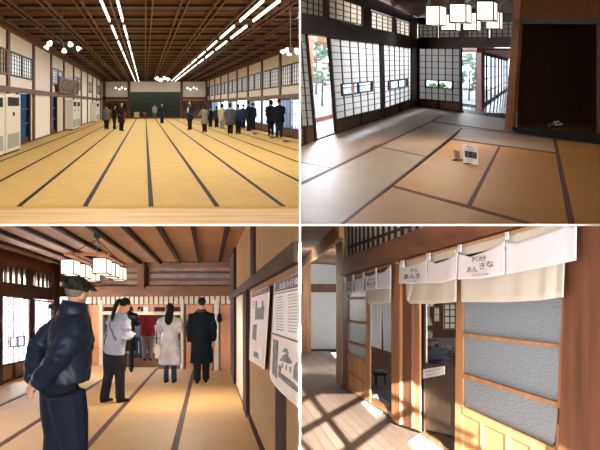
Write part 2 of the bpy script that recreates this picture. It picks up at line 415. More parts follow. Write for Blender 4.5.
# far wall ----------------------------------------------------------
def fp(px, py, Y=YF): return H.at(px, py, Y)
def fbox(px0, px1, y0, y1, Ya, Yb):
    """box facing the hall's front, sighted at depth Ya"""
    a = [fp(px0, y1, Ya), fp(px1, y1, Ya), fp(px1, y0, Ya), fp(px0, y0, Ya)]
    return MB().prism(a, (0, Yb-Ya, 0))
wf = fbox(98, 129, 76, 97, YF, YF+.3)
for q in ((181, 214, 76, 97), (129, 181, 76, 91.5)):
    m2 = fbox(*q, YF, YF+.3); wf.add(m2.v, m2.f)
struct('wall_far', wf, M['plaster'], 'white upper part of the far wall of the big hall', 'wall', HC)
struct('wall_far_stage', fbox(126, 184, 88, 120, YF+2, YF+2.3), plain('dark_green_cloth', (.030, .034, .021), .8, .1), 'dark green backdrop of the stage recess', 'wall', HC)
struct('wall_far_lower', fbox(96, 129.5, 96, 121, YF+.8, YF+1), M['dark'], 'dark lower wall left of the stage', 'wall', HC)
struct('wall_far_lower', fbox(180.5, 216, 96, 121, YF+.8, YF+1), M['dark'], 'dark lower wall right of the stage', 'wall', HC)
for x0, x1, y0, y1, d, n in ((127.8, 129.8, 78, 119.5, .2, 'post left of the stage'), (180.4, 182.4, 78, 119.5, .2, 'post right of the stage'), (102, 208, 79.5, 81.3, .2, 'cornice on the far wall'),
                             (102, 128, 97, 99, .2, 'lintel left of the stage'), (182, 208, 97, 99, .2, 'lintel right of the stage'), (129, 181, 117, 119.2, .15, 'dark step edge of the stage'), (103, 105, 80, 119, .2, 'left corner post'), (205.5, 207.5, 80, 119, .2, 'right corner post')):
    struct(seq('trim'), fbox(x0, x1, y0, y1, YF-d, YF), M['post'], 'brown '+n+' in the big hall', 'beam', HC)
for x0, x1, n in ((104, 128, 'left'), (182, 206, 'right')):
    tag(fbox(x0, x1, 99.2, 100.8, YF-.1, YF+.1).build('transom_board', plain('ochre_board', (.35, .22, .06), .6), clip=HC), 'narrow ochre transom board %s of the stage' % n, 'board', kind='structure')
    for k in range(3):
        a = x0+1+k*7.6
        d = empty(seq('door'), fp(a, 118.5), 'dark sliding door, %s of three %s of the stage' % (ordn[k], n), 'door', kind='structure')
        fbox(a, a+7, 102, 118.3, YF+.2, YF+.4).build('door_leaf', M['post'], d, clip=HC); fbox(a+1, a+6, 103.5, 111, YF+.15, YF+.2).build('door_panel', M['dark'], d, clip=HC)
# things on the stage
def stagebox(name, x0, x1, y0, y1, c, label, cat, d=.4):
    return tag(fbox(x0, x1, y0, y1, YF-.9, YF-.9+d).build(name, plain(name+'_mat', c, .7, var=.05), clip=HC, bevel=.004), label, cat)
stg = stagebox
bx = empty('folding_screen', fp(136.5, 118.6, YF-.9), 'small gilded folding screen at the left foot of the stage', 'screen')
for a, b in ((134, 136.6), (136.7, 139)): fbox(a, b, 112, 117.8, YF-1, YF-.9).build('screen_leaf', plain('gold_leaf', (.55, .42, .20), .5), bx, clip=HC)
fbox(133.8, 139.2, 117.6, 118.6, YF-1.1, YF-.8).build('base', M['dark'], bx, clip=HC)
bx = empty('flower_vase', fp(145, 118.6, YF-.9), 'small dark vase with red flowers at the foot of the stage', 'vase')
MB().rings([(fp(145, 0, YF-.9).x, YF-.9, fp(0, y, YF-.9).z, r, r) for y, r in ((118.6, .09), (117, .14), (115.5, .07), (115, .09))]).build('vase', M['post'], bx, clip=HC)
mb = MB()
for i in range(7): mb.ell(fp(143.8+random.random()*2.6, 112.8+random.random()*2, YF-.9), .07, n=6, m=4)
mb.build('flowers', plain('red_flower', (.4, .08, .06), .7), bx, clip=HC)
# ceiling lamps -------------------------------------------------------
def lamp_rows(us, rowname):
    Yt = 16.6; i = 0
    while Yt < YF-3:
        for u, rn in zip(us, rowname):
            t = empty('fluorescent_lamp', H.W(u, Yt+2, ZC-.12), 'lit fluorescent tube lamp, %s from the front in the %s' % (ordn[i], rn), 'ceiling lamp', 'fluorescent lamps on the hall ceiling')
            hb(u-.035, u+.035, Yt, Yt+4.1, ZC-.13, ZC-.11).build('fixture', M['housing'], t, clip=HC)
            MB().tube([H.W(u, Yt+.05, ZC-.165), H.W(u, Yt+4.05, ZC-.165)], .026, 8).build('tube', M['tube'], t, clip=HC, smooth=False)
        Yt += 5.4; i += 1
lamp_rows((-1.02, -.64), ('left row', 'second row from the left'))
lamp_rows((2.73, 3.11), ('second row from the right', 'right row'))
def chandelier(x, y, Y, r, n, top, label, sr):
    c = fp(x, y, Y); t = empty('chandelier', (c.x, c.y, c.z-.05), label, 'chandelier')
    zc = H.gz(Y)+ZC; MB().tube([(c.x, c.y, c.z), (c.x, c.y, min(zc, c.z+top))], .012, 6).build('rod', M['metal'], t, clip=HC)
    MB().rings([(c.x, c.y, c.z-.05, .02, .02), (c.x, c.y, c.z, .05, .05), (c.x, c.y, c.z+.08, .02, .02)]).build('hub', M['metal'], t, clip=HC)
    for k in range(n):
        a = 2*math.pi*k/n+.5; e = V((c.x+r*math.cos(a), c.y+r*math.sin(a), c.z+.03))
        arm = MB().tube([c, (c+e)/2+V((0, 0, .05)), e], .01, 6).build('arm', M['metal'], t, clip=HC)
        d = V((math.cos(a), math.sin(a), 0))
        MB().tube([e, e+d*sr*.5-V((0, 0, sr*.5)), e+d*sr*1.2-V((0, 0, sr*1.4))], [sr*.35, sr*.8, sr*1.15], 10).build('shade', M['globe'], arm, clip=HC, smooth=True)
chandelier(62, 46, 17, .34, 5, 1.6, 'black rod chandelier with glowing tulip shades near the left wall', .055)
chandelier(290.5, 51, 17, .15, 5, 1.6, 'chandelier with glowing tulip shades near the right wall, at the front', .05)
chandelier(162.5, 78, 44, .28, 4, 2, 'bright small chandelier hanging over the middle of the hall', .10)
chandelier(120.5, 88, 66, .38, 4, 3, 'small far chandelier before the white wall left of the stage', .08)
chandelier(192, 88, 66, .38, 4, 3, 'small far chandelier before the white wall right of the stage', .08)
# coolers and framed picture ------------------------------------------
def cooler(px0, px1, ytop, u, label, vent=False):
    Ya = (u)*F/(px0-145); Yb = (u)*F/(px1-145)
    zt = H.h+(H.hz-ytop)/F*Ya
    t = empty('floor_air_conditioner', H.W(u-.15, (Ya+Yb)/2, .03), label, 'air conditioner', 'floor standing coolers along the hall wall')
    dy = Yb-Ya
    hb(UL+.01, u, Ya, Yb, .09, zt).build('body', M['cream'], t, clip=HC, bevel=.006)
    hb(UL+.05, u-.03, Ya+.05, Yb-.05, .03, .09).build('base', M['dark'], t, clip=HC)
    hb(u, u+.01, Ya+dy*.12, Yb-dy*.12, zt-.36, zt-.10).build('outlet', M['black'], t, clip=HC)
    hb(u, u+.012, Ya+dy*.1, Yb-dy*.1, .2, .62).build('intake_grille', M['grille'], t, clip=HC)
    cc = H.W(u, (Ya+Yb)/2, zt-.58)
    hb(u, u+.015, Ya+dy*.44, Ya+dy*.56, zt-.66, zt-.55).build('control_panel', M['black'], t, clip=HC)
    return t
cooler(-14, 4.6, 93, -4.0, 'tall cream cooler cut off by the left edge of the hall')
cooler(6, 20.5, 93.5, -4.0, 'tall cream cooler beside the near blue doorway')
cooler(73.0, 76.6, 99.8, -4.05, 'cream cooler below the hanging picture, nearer one of the pair')
cooler(76.9, 80.3, 100.3, -4.05, 'cream cooler below the hanging picture, farther one of the pair')
cooler(96.3, 99.3, 102.3, -4.0, 'far cream cooler at the end of the left wall')
pf = [fp(59, 76.3, 35.5), fp(79, 82.3, 45), fp(78, 95, 46), fp(59, 92.5, 36)]
for i in (2, 3): pf[i] = pf[i]+V((-.03, 0, 0))
t = empty('framed_picture', sum(pf, V())/4, 'large bronze framed picture leaning out from the left wall', 'picture')
nn = (pf[1]-pf[0]).cross(pf[3]-pf[0]).normalized(); nn = nn if nn.x > 0 else -nn
q = Quad([pf[3], pf[2], pf[1], pf[0]], nn, HC)
frame(q, 'picture_frame', plain('bronze', (.14, .10, .06), .4, .5), .06, .12, -.04, .05, t)
q.box(MB(), .05, .95, .1, .9, -.03, .0).build('painting', plain('brown_painting', (.26, .21, .15), .25, .6, var=.4, scale=2), t, clip=HC)
mb = MB(); 
for (px, py) in ((60.5, 76), (77, 81)):
    a = fp(px, py, 42); mb.tube([a, V((H.W(UL+.05, a.y, 0).x, a.y, a.z+.25))], .012, 5)
mb.build('hanging_cord', M['dark'], t, clip=HC)
# right wall ------------------------------------------------------------
RB = [34.45+5.4*k for k in range(-1, 8)]
wr = MB()
for z, zz in ((3.3, ZC), (1.95, 2.33)): H.ubox(wr, UR, UR+.14, 27, YF, z, zz)
struct('wall_right', wr, plain('cream_plaster', (.80, .76, .66), .85, .1, var=.03), 'cream plastered right wall of the big hall above the doors', 'wall', HC)
hall_wall(UR, -1, RB, 2.33, 3.3, 1.76, 1.95, 'right', 1)
# sliding glass doors along the right: some are drawn open
M['blueglass'] = paper('hazy_door_glass', (.55, .66, .82), .75)
for i, y in enumerate(RB):
    for half in (0, 1):
        a = y+.2+half*2.5; b = a+2.5
        if b > YF: continue
        opened = (i, half) in ((1, 0), (1, 1) if False else (9, 9), (3, 0), (3, 1), (5, 0))
        if opened: continue
        d = empty(seq('door'), H.W(UR, (a+b)/2, .05), 'sliding glass door with dark kickboard, %s half of the %s bay of the right wall of the hall' % (('near', 'far')[half], ordn[i]), 'door', kind='structure')
        f = MB(); o = UR-.02-half*.04
        for p, r in ((a, a+.18), (b-.18, b)): H.ubox(f, o-.03, o, p, r, .03, 1.76)
        for z, zz in ((.03, .1), (.38, .44), (1.69, 1.76)): H.ubox(f, o-.03, o, a, b, z, zz)
        f.build('door_frame', M['dark'], d, clip=HC)
        H.ubox(MB(), o-.02, o-.01, a, b, .1, .38).build('kickboard', M['post'], d, clip=HC)
        g = MB(); H.ubox(g, o-.018, o-.012, a, b, .44, 1.69); g.build('pane', M['blueglass'] if (i+half) % 2 else M['glass'], d, clip=HC)
        g = MB(); H.ubox(g, o-.026, o-.01, a, b, 1.05, 1.07)
        for k in (1, 2): H.ubox(g, o-.026, o-.01, a+(b-a)*k/3-.03, a+(b-a)*k/3+.03, .44, 1.69)
        g.build('muntins', M['dark'], d, clip=HC)
# garden fence outside the glass doors
struct('floor_veranda', H.ubox(MB(), UR+.15, UR+3.4, 28, 84, -.25, 0), plain('veranda_board', (.45, .43, .42), .5), 'pale veranda floor outside the right doors of the big hall', 'floor', HC)
for (x, y, n) in ((255.5, 134, 'nearest the dark pair of visitors'), (286, 141.3, 'right of the dark pair of visitors'), (272.5, 137.8, 'at the feet of the dark pair of visitors')):
    p = H.floor(x, y, .035); tag(MB().box((p.x-.12, p.y-.5, p.z-.002), (p.x+.12, p.y+.5, p.z+.012)).build('paper_sheet', M['housing'], clip=HC), 'white paper sheet on the sill edge '+n, 'paper', 'white sheets on the hall floor')
# ================================================================== TOP RIGHT: the shoji room
T = Room(532, 72, 1.5, (1, 1)); TC = (1, 1)
def fl(px, py): p = T.floor(px, py); return (p.x, p.y)
cornerT = fl(416, 106.5)
LW = Plane(fl(300, 147), cornerT, TC); BW = Plane(cornerT, fl(505, 118.7), TC); TK = Plane(fl(505, 131), fl(600, 143.5), TC)
ZT = 2.35
M['shojiwood'] = plain('shoji_black_wood', (.022, .013, .010), .5, .3)
M['kick'] = wood('shoji_kickboard', (.16, .060, .022), 'x', .5)
M['redpost'] = wood('reddish_post', (.34, .13, .075), 'z', .75)
M['t_beam'] = wood('dark_brown_beam', (.052, .022, .013), 'x', .6)
M['t_ceil'] = wood('dark_ceiling', (.10, .045, .022), 'x', .6)
M['tat2'] = tatami('window_sheen_tatami', (.37, .27, .19), .5, .3)  # greyer copy of the tatami: pale window sheen put into the colour
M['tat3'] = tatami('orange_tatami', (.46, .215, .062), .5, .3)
M['bord2'] = plain('purple_brown_border', (.10, .045, .05), .7)
def shoji(pl, x0, t0, b0, x1, t1, b1, label, nc, nr, kick, win=None, xb=None, name='door', thick=.05, off=0, kn=2, pm='paper', wm='shojiwood', grp=None):
    xb = xb or (x0, x1); q = pl.Q((xb[0], b0), (xb[1], b1), (x1, t1), (x0, t0), off+thick).shift(-thick); c = q.c
    d = empty(seq(name), (c.x, c.y, min(p.z for p in q.p)), label, 'sliding screen', grp, kind='structure')
    W = (x1-x0); fu = 1.6/W; fv = 1.4/((b0-t0+b1-t1)/2)
    frame(q, 'frame', M[wm], fu, fv, 0, thick, d)
    if kick:
        ql = q.sub(fu, 1-fu, fv, kick)
        m = MB(); q.box(m, fu, 1-fu, kick-fv*1.0, kick+fv*.3, 0, thick)
        if kn == 2: q.box(m, .5-fu*.7, .5+fu*.7, fv, kick-fv, 0, thick)
        m.build('rail', M[wm], d, clip=q.clip)
        panel(ql, 'kickboard', M['kick'], .005, .02, d)
    g = q.sub(fu, 1-fu, kick+fv*.3, 1-fv)
    if win:
        # paper goes round the little window
        uvs = []
        for (px, py) in win:
            p = pl.P(px, py, off+thick)-pl.n*thick; a = g.p[0]; du = g.p[1]-g.p[0]; u = (p-a).dot(V((du.x, du.y, 0)))/(du.x**2+du.y**2)
            lo = g.p[0].lerp(g.p[1], u); hi = g.p[3].lerp(g.p[2], u); uvs.append((u, (p.z-lo.z)/(hi.z-lo.z)))
        wu0 = (uvs[0][0]+uvs[3][0])/2; wu1 = (uvs[1][0]+uvs[2][0])/2; wv0 = (uvs[2][1]+uvs[3][1])/2; wv1 = (uvs[0][1]+uvs[1][1])/2
        m = MB()
        for r in ((0, wu0, 0, 1), (wu1, 1, 0, 1), (wu0, wu1, 0, wv0), (wu0, wu1, wv1, 1)): g.box(m, *r, .008, .012)
        m.build('paper', M[pm], d, clip=q.clip)
        gw = g.sub(wu0, wu1, wv0, wv1)
        wf_ = frame(gw, 'small_window_frame', M[wm], .04, .12, .0, thick*.9, d)
        gw.box(MB(), .48, .52, 0, 1, 0, thick*.9).build('mullion', M[wm], wf_, clip=q.clip)
        gw.box(MB(), 0, 1, 0, 1, .008, .012).build('small_pane', M['glass'], wf_, clip=q.clip)
    else:
        g.box(MB(), 0, 1, 0, 1, .008, .012).build('paper', M[pm], d, clip=q.clip)
    m = MB(); wu = .75/W; wv = .75/((b0-t0+b1-t1)/2)
    for i in range(1, nc):
        u = i/nc
        if win and wu0 < u < wu1: g.box(m, u-wu/2, u+wu/2, 0, wv0, .012, .03); g.box(m, u-wu/2, u+wu/2, wv1, 1, .012, .03)
        else: g.box(m, u-wu/2, u+wu/2, 0, 1, .012, .03)
    for i in range(1, nr):
        v = i/nr
        if win and wv0 < v < wv1: g.box(m, 0, wu0, v-wv/2, v+wv/2, .012, .03); g.box(m, wu1, 1, v-wv/2, v+wv/2, .012, .03)
        else: g.box(m, 0, 1, v-wv/2, v+wv/2, .012, .03)
    m.build('lattice', M[wm], d, clip=q.clip)
    return d
shoji(LW, 290, 30, 147.5, 308, 33, 144.5, 'shoji screen at the left picture edge of the dark tatami room', 3, 12, .18, xb=(296, 318), off=.03)
shoji(LW, 328.5, 36.5, 136.5, 381, 43, 121.5, 'wide shoji screen with a long small window, right of the open gap', 6, 12, .17, ((343.6, 85), (374, 82.4), (374.4, 92.4), (344.4, 96.4)), xb=(336.5, 383))
shoji(LW, 382, 42.8, 122, 414, 47.5, 109, 'shoji screen with small window next to the corner post', 6, 12, .17, ((389, 80.4), (408, 79), (408.2, 87.4), (389.5, 89.4)), xb=(384, 414), off=.02)
shoji(BW, 417.4, 47.6, 111.5, 461, 47.6, 116, 'shoji screen with two clear panes on the back wall left of the corridor', 6, 8, .20, ((424.4, 79.8), (452.4, 80.5), (452.4, 89), (424.4, 88)), thick=.06)
def ranma(pl, x0, t0, b0, x1, t1, b1, label, n=5):
    q = pl.R(x0, t0, b0, x1, t1, b1, .04).shift(-.04); d = empty(seq('window'), q.c, label, 'transom window', kind='structure')
    frame(q, 'frame', M['shojiwood'], .9/(x1-x0), .05, 0, .04, d)
    q.box(MB(), 0, 1, 0, 1, 0, .006).build('paper', M['paper_warm'], d, clip=q.clip)
    grid(q, 'lattice', M['shojiwood'], n, 4, .5/(x1-x0), .035, .006, .025, d)
ranma(LW, 296, -16, 12.5, 325, -5, 18, 'transom window at the far left over the shoji')
ranma(LW, 328.5, -6, 18.5, 364, 6.5, 25.5, 'transom window over the gap and wide shoji')
ranma(LW, 371, 10.6, 28, 393.6, 18, 33, 'transom window left of the corner pair', 4)
ranma(LW, 396, 19, 33.3, 413.6, 24.4, 37.6, 'transom window touching the corner post', 4)
ranma(BW, 418, 24, 38, 437.3, 23, 38, 'transom window right of the corner post', 4)
ranma(BW, 438.5, 23.5, 38, 459.5, 22, 37.8, 'transom window above the back shoji, behind the lamps', 4)
ranma(BW, 466, 22, 37.8, 488, 21, 37.8, 'transom window above the corridor opening, left one', 4)
ranma(BW, 490, 21, 37.8, 514, 20, 37.8, 'transom window above the corridor opening, right one', 4)
def tstr(pl, x0, t0, b0, x1, t1, b1, o0, o1, mat, label, cat='beam'):
    q = pl.R(x0, t0, b0, x1, t1, b1, o1).shift(-o1); return struct(seq('trim'), q.box(MB(), 0, 1, 0, 1, o0, o1), M[mat] if isinstance(mat, str) else mat, label, cat, q.clip)
tstr(LW, 290, 10, 31.5, 416, 37.5, 48.5, -.05, .1, 't_beam', 'heavy dark lintel beam over the left shoji row')
tstr(LW, 290, -40, -18, 416, 17, 24.5, -.05, .06, 't_beam', 'dark beam above the left transoms')
tstr(LW, 364, 0, 36, 371, 0, 36, -.03, .09, 't_beam', 'thick short post between left transoms', 'post')
tstr(LW, 325, -10, 20, 328.5, -10, 20, -.03, .06, 't_beam', 'thin short post between left transoms', 'post')
tstr(LW, 393.6, 10, 36, 396, 10, 36, -.03, .05, 't_beam', 'thin short post near the corner', 'post')
tstr(LW, 412.5, 10, 108.5, 418, 10, 106.5, -.05, .12, 't_beam', 'dark corner post of the tatami room', 'post')
tstr(BW, 416, 38, 48.2, 516, 37.5, 47.2, -.05, .1, 't_beam', 'dark lintel beam on the back wall above the corridor opening')
tstr(BW, 416, 18, 24, 520, 12, 21.5, -.05, .06, 't_beam', 'dark beam under the ceiling at the back wall')
tstr(BW, 459.5, 16, 40, 466, 14, 40, -.03, .09, 't_beam', 'short hanging post above the lamps', 'post')
tstr(LW, 300, 144.5, 148.5, 416, 104.5, 107.5, -.08, .03, 't_beam', 'dark floor sill under the left shoji row', 'sill')
tstr(BW, 416, 104.6, 107, 461, 110.7, 113.2, -.08, .03, 't_beam', 'dark floor sill under the back shoji', 'sill')
# ceiling, floor, tokonoma alcove
def tceil(p): return V((p[0], p[1], ZT+T.s*p[1]))
cp = [(-.5, -4), (9.5, -4), (11, 32), (cornerT[0], cornerT[1]+3), (-.5, 14.5)]
struct('ceiling_shoji_room', MB().prism([tceil(p) for p in cp], (0, 0, .1)), boards('dark_ceiling_boards', (.13, .055, .024), (-.4, .92, 0), .9, .8, .05, .3, .25, spec=.1), 'dark brown boarded ceiling over the shoji room', 'ceiling', TC)
cb = struct(seq('trim'), MB().box((0, 0, 0), (0, 0, 0)) if False else (lambda m: [m.prism([tceil((a, 5)), tceil((a+.12, 5)), tceil((a+.12+3.0, 25)), tceil((a+3.0, 25))], (0, 0, -.07)) for a in (.2, 1.4, 2.6, 3.8, 5)] and m)(MB()), M['t_beam'], 'slim dark battens across the ceiling of the shoji room', 'batten', TC)
g = MB(); T.poly(g, [(300, 230), (600, 260), (600, 96), (505, 96), (500, 84), (416, 103), (300, 142)], -.15, 0)
g = MB().prism([V((p[0], p[1], T.gz(p[1]))) for p in ((0, 6), (9, 6), (9, 24), (6.8, 27), (6.2, 45), (5.0, 33), (0, 14.8))], (0, 0, -.1))
struct('floor_shoji_room', g, M['t_beam'], 'dark wooden subfloor edge around the tatami', 'floor', TC)
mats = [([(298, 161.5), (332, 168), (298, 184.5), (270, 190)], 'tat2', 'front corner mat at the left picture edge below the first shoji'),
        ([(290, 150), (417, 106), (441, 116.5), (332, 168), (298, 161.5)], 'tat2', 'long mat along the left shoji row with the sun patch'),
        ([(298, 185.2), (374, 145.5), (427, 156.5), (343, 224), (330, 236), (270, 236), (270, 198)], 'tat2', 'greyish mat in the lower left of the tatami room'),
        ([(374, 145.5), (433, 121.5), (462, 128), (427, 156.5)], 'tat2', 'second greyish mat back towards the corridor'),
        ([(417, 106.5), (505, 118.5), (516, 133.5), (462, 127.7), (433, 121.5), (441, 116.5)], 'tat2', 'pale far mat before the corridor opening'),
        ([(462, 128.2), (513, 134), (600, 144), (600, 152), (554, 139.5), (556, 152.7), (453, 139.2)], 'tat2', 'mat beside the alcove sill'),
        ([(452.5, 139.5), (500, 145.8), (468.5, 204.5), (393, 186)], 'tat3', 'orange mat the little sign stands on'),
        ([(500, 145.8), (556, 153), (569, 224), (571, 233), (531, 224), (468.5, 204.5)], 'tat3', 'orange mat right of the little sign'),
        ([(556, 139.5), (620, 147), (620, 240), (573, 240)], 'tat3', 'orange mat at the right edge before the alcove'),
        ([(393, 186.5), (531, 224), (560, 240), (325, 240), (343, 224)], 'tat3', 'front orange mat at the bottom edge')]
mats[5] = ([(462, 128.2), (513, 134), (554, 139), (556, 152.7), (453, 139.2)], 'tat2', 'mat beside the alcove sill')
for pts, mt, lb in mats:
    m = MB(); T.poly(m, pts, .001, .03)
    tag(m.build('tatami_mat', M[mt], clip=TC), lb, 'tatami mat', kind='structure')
for a, b, wa, wb, lb in (((298, 185), (441.5, 116.3), 2.6, 1.0, 'left long'), ((336, 229), (462, 128), 3, 1.0, 'middle long'), ((393, 186), (548, 228.5), 2.2, 3, 'front cross'), ((469, 205.5), (500, 145.8), 4.6, 2.2, 'short right of the sign'),
                         ((554.5, 138.5), (573, 231), 3.0, 7.2, 'right long wide'), ((453, 139.3), (556, 152.9), 1.1, 1.5, 'back cross'), ((433, 121.6), (556, 138.4), 1.0, 1.1, 'far cross'), ((298, 161.5), (332, 168), .5, .6, 'faint left cross'), ((374, 145.5), (427, 156.5), .5, .6, 'faint middle cross')):
    m = MB(); T.strip(m, a, b, wa, wb, -.01, .033)
    tag(m.build('tatami_border', M['bord2'], clip=TC), lb+' brown cloth border between tatami of the shoji room', 'border', kind='structure')
# tokonoma
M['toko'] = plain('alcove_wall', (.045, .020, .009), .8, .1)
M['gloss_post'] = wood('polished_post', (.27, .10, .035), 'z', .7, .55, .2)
tb = Plane((TK.A.x-TK.n.x*1.9, TK.A.y-TK.n.y*1.9), (TK.B.x-TK.n.x*1.9, TK.B.y-TK.n.y*1.9), TC)
bp0 = V((*fl(505, 131), 0)); bp1 = V((*fl(513, 132), 0))
m = MB()
for (x0, x1, y0, y1) in ((505, 513, 128, 132),):
    a = [TK.P(504.2, 131.3), TK.P(512.3, 132.4), TK.P(521, 0), TK.P(514, 0)]
    a2 = [p-TK.n*.10 for p in a]
    q4 = [a[3]+(a[3]-a[0])*.25, a[2]+(a[2]-a[1])*.25]
    m.hexa([a[0], a[1], a[1]-TK.n*.10, a[0]-TK.n*.10, q4[0], q4[1], q4[1]-TK.n*.10, q4[0]-TK.n*.10])
struct(seq('trim'), m, M['gloss_post'], 'polished brown alcove post standing between corridor and alcove', 'post', TC)
tstr(TK, 512, 126.8, 131.8, 620, 136, 146.5, -.18, .02, 'black', 'black lacquered sill of the alcove', 'sill')
tstr(TK, 513, -30, 19, 620, -34, 17.5, -.12, -.02, wood('header_board', (.15, .06, .02), 'x', .85, .8, .1), 'brown header board above the alcove', 'header')
tstr(TK, 513, 19, 24, 620, 17.5, 23.5, -.14, .0, 'dark', 'dark lower edge of the alcove header')
fz = .28
m = MB(); a = [TK.P(511, 126.8, -.1), TK.P(625, 136, -.1)]; m.prism([a[0], a[1], a[1]-TK.n*2.2+V((0, 0, .3)), a[0]-TK.n*2.2+V((0, 0, .3))], (0, 0, -.06))
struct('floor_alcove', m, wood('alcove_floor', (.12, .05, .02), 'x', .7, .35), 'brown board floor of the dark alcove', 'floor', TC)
def vwall(p, q, z0, z1, mat, label, clip, name='wall_side', th=(0, .05)):
    m = MB(); A, B = V((p[0], p[1], z0[0])), V((q[0], q[1], z0[1])); C, D = V((q[0], q[1], z1[1])), V((p[0], p[1], z1[0]))
    m.prism([A, B, C, D], (th[0], th[1], 0)); return struct(name, m, mat, label, 'wall', clip)
A = TK.P(511, 130)-TK.n*.25; B = A-TK.n*1.9; Cc = TK.P(632, 130); Dd = Cc-TK.n*2.1
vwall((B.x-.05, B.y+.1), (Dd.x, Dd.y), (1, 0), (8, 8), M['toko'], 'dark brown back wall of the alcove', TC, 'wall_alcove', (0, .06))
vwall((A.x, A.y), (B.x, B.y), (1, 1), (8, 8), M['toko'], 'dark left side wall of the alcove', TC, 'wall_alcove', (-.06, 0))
tstr(TK, 596.5, 19, 140, 606, 19, 141, -.3, -.02, 't_beam', 'dark post at the right end of the alcove', 'post')
struct('wall_right', MB().box((9, -5, -2), (9.1, 24, 9)), M['toko'], 'brown right wall of the shoji room', 'wall', TC)
# ornament in the alcove
p = TK.P(556, 129, -.55); zf = p.z+.12
t = empty('stone_ornament', (p.x, p.y, p.z), 'small dark rock ornament with pale flecks on the alcove floor', 'ornament')
m = MB(); m.rings([(p.x+.02, p.y, p.z-.02, .17, .14), (p.x, p.y, p.z+.05, .16, .12)])
m.build('base', M['black'], t, clip=TC)
m = MB()
for i in range(11):
    m.ell((p.x-.12+.03*i*.8+random.uniform(-.03, .03), p.y+random.uniform(-.05, .05), p.z+.08+.10*math.sin(i/10*3.1)*random.uniform(.5, 1.1)), (random.uniform(.03, .06),)*3, n=6, m=4)
m.build('rock', plain('rock', (.10, .11, .08), .5, var=.9, scale=22, c2=(.01, .01, .01)), t, clip=TC)
m = MB()
for (dx, dz) in ((-.04, .15), (.03, .17), (.07, .10), (-.01, .09)): m.ell((p.x+dx, p.y-.07, p.z+dz), .022, n=6, m=4)
m.build('pebble_cluster', M['plaster'], t, clip=TC)
# signs on the mat
def sign(px0, py0, px1, py1, tilt, name, label):
    a, b = T.floor(px0, py1, .03), T.floor(px1, py1+tilt, .03); h = (py1-py0)/F*a.y
    pl = Plane((a.x, a.y), (b.x, b.y), TC); q = Quad([a, b, b+V((0, .1, h)), a+V((0, .1, h))], V((0, -1, 0)), TC)
    return q, empty(name, (a+b)/2, label, 'sign')
q, t = sign(463.5, 143.5, 478.5, 162.5, 2.6, 'notice_stand', 'white notice with a dark photo in a stand on the orange mat')
q.box(MB(), 0, 1, 0, 1, 0, .015).build('board', plain('white_board', (.74, .70, .66), .4), t, clip=TC, bevel=.002)
q.box(MB(), .12, .92, .30, .66, .015, .018).build('photo', plain('dark_photo', (.05, .05, .06), .2, var=1, scale=14, c2=(.01, .008, .005)), t, clip=TC)
q.box(MB(), .55, .88, .32, .42, .018, .019).build('photo_detail', M['kick'], t, clip=TC)
M['ink'] = plain('ink', (.03, .02, .02), .7); M['redink'] = plain('red_ink', (.30, .06, .05), .7); M['bluegrey'] = plain('blue_grey_ink', (.10, .11, .20), .7)
text('お知らせ', q, 'heading', M['ink'], t, .2, .8, .84, .95, .018)
text('ご自由に', q, 'text_line', M['ink'], t, .12, .88, .70, .80, .018)
text('お写真をどうぞ', q, 'text_line', M['ink'], t, .14, .86, .17, .25, .018)
text('ください', q, 'text_line', M['ink'], t, .2, .8, .07, .14, .018)
m = MB(); b0 = q.pt(.5, 0); m.box((b0.x-.1, b0.y-.01, b0.z), (b0.x+.1, b0.y+.12, b0.z+.012)); m.build('stand_foot', M['metal'], t, clip=TC)
m = MB().prism([q.pt(.4, .6, -.01), q.pt(.6, .6, -.01), q.pt(.6, 0, -.25), q.pt(.4, 0, -.25)], (0, .01, 0)); m.build('stand_leg', M['metal'], t, clip=TC)
q, t = sign(454.8, 149.5, 460.6, 160, 1.2, 'name_plate', 'small upright brown wooden plate with writing left of the white notice')
q.box(MB(), 0, 1, 0, 1, 0, .02).build('board', plain('plate_brown', (.30, .17, .12), .5), t, clip=TC, bevel=.002)
for i, ch in enumerate('立入禁止'): text(ch, q, 'letter', M['ink'], t, .25, .75, .78-.235*i, .95-.235*i, .023)
MB().box((q.pt(.5, 0).x-.08, q.pt(.5, 0).y-.02, q.pt(.5, 0).z), (q.pt(.5, 0).x+.08, q.pt(.5, 0).y+.2, q.pt(.5, 0).z+.02)).build('foot', M['dark'], t, clip=TC)
# box lamps
M['lampbox'] = emis('lamp_paper', (1, .93, .78), 1.25)
def boxlamp(parent, c, sx, sy, sz, fm, clip, kx, kz, name='lamp_box'):
    x, y, z = c; g = (sx*.075)
    def sk(mb):
        for v in mb.v: v.x += kx*(v.y-y+sy/2); v.z += kz*(v.y-y+sy/2)
        return mb
    b = sk(MB().box((x-sx/2, y-sy/2, z-sz/2), (x+sx/2, y+sy/2, z+sz/2))).build(name, M['lampbox'], parent, clip=clip)
    m = MB()
    for dx in (-1, 1):
        for dy in (-1, 1): m.box((x+dx*sx/2-g/2, y+dy*sy/2-g/2, z-sz/2), (x+dx*sx/2+g/2, y+dy*sy/2+g/2, z+sz/2))
    for dz in (-1, 1):
        for dx in (-1, 1): m.box((x+dx*sx/2-g/2, y-sy/2, z+dz*sz/2-g/2), (x+dx*sx/2+g/2, y+sy/2, z+dz*sz/2+g/2))
        for dy in (-1, 1): m.box((x-sx/2, y+dy*sy/2-g/2, z+dz*sz/2-g/2), (x+sx/2, y+dy*sy/2+g/2, z+dz*sz/2+g/2))
    sk(m).build('box_frame', fm, b, clip=clip)
    return b
Ya, Yb = 13, 15.5
lp = empty('box_pendant_lamp', T.at(465, 18, 14)+V((0, 0, .5)), 'cluster of six glowing square paper lamps hanging in the shoji room', 'ceiling lamp')
zr = T.at(460, 3, 13.5).z
top = []
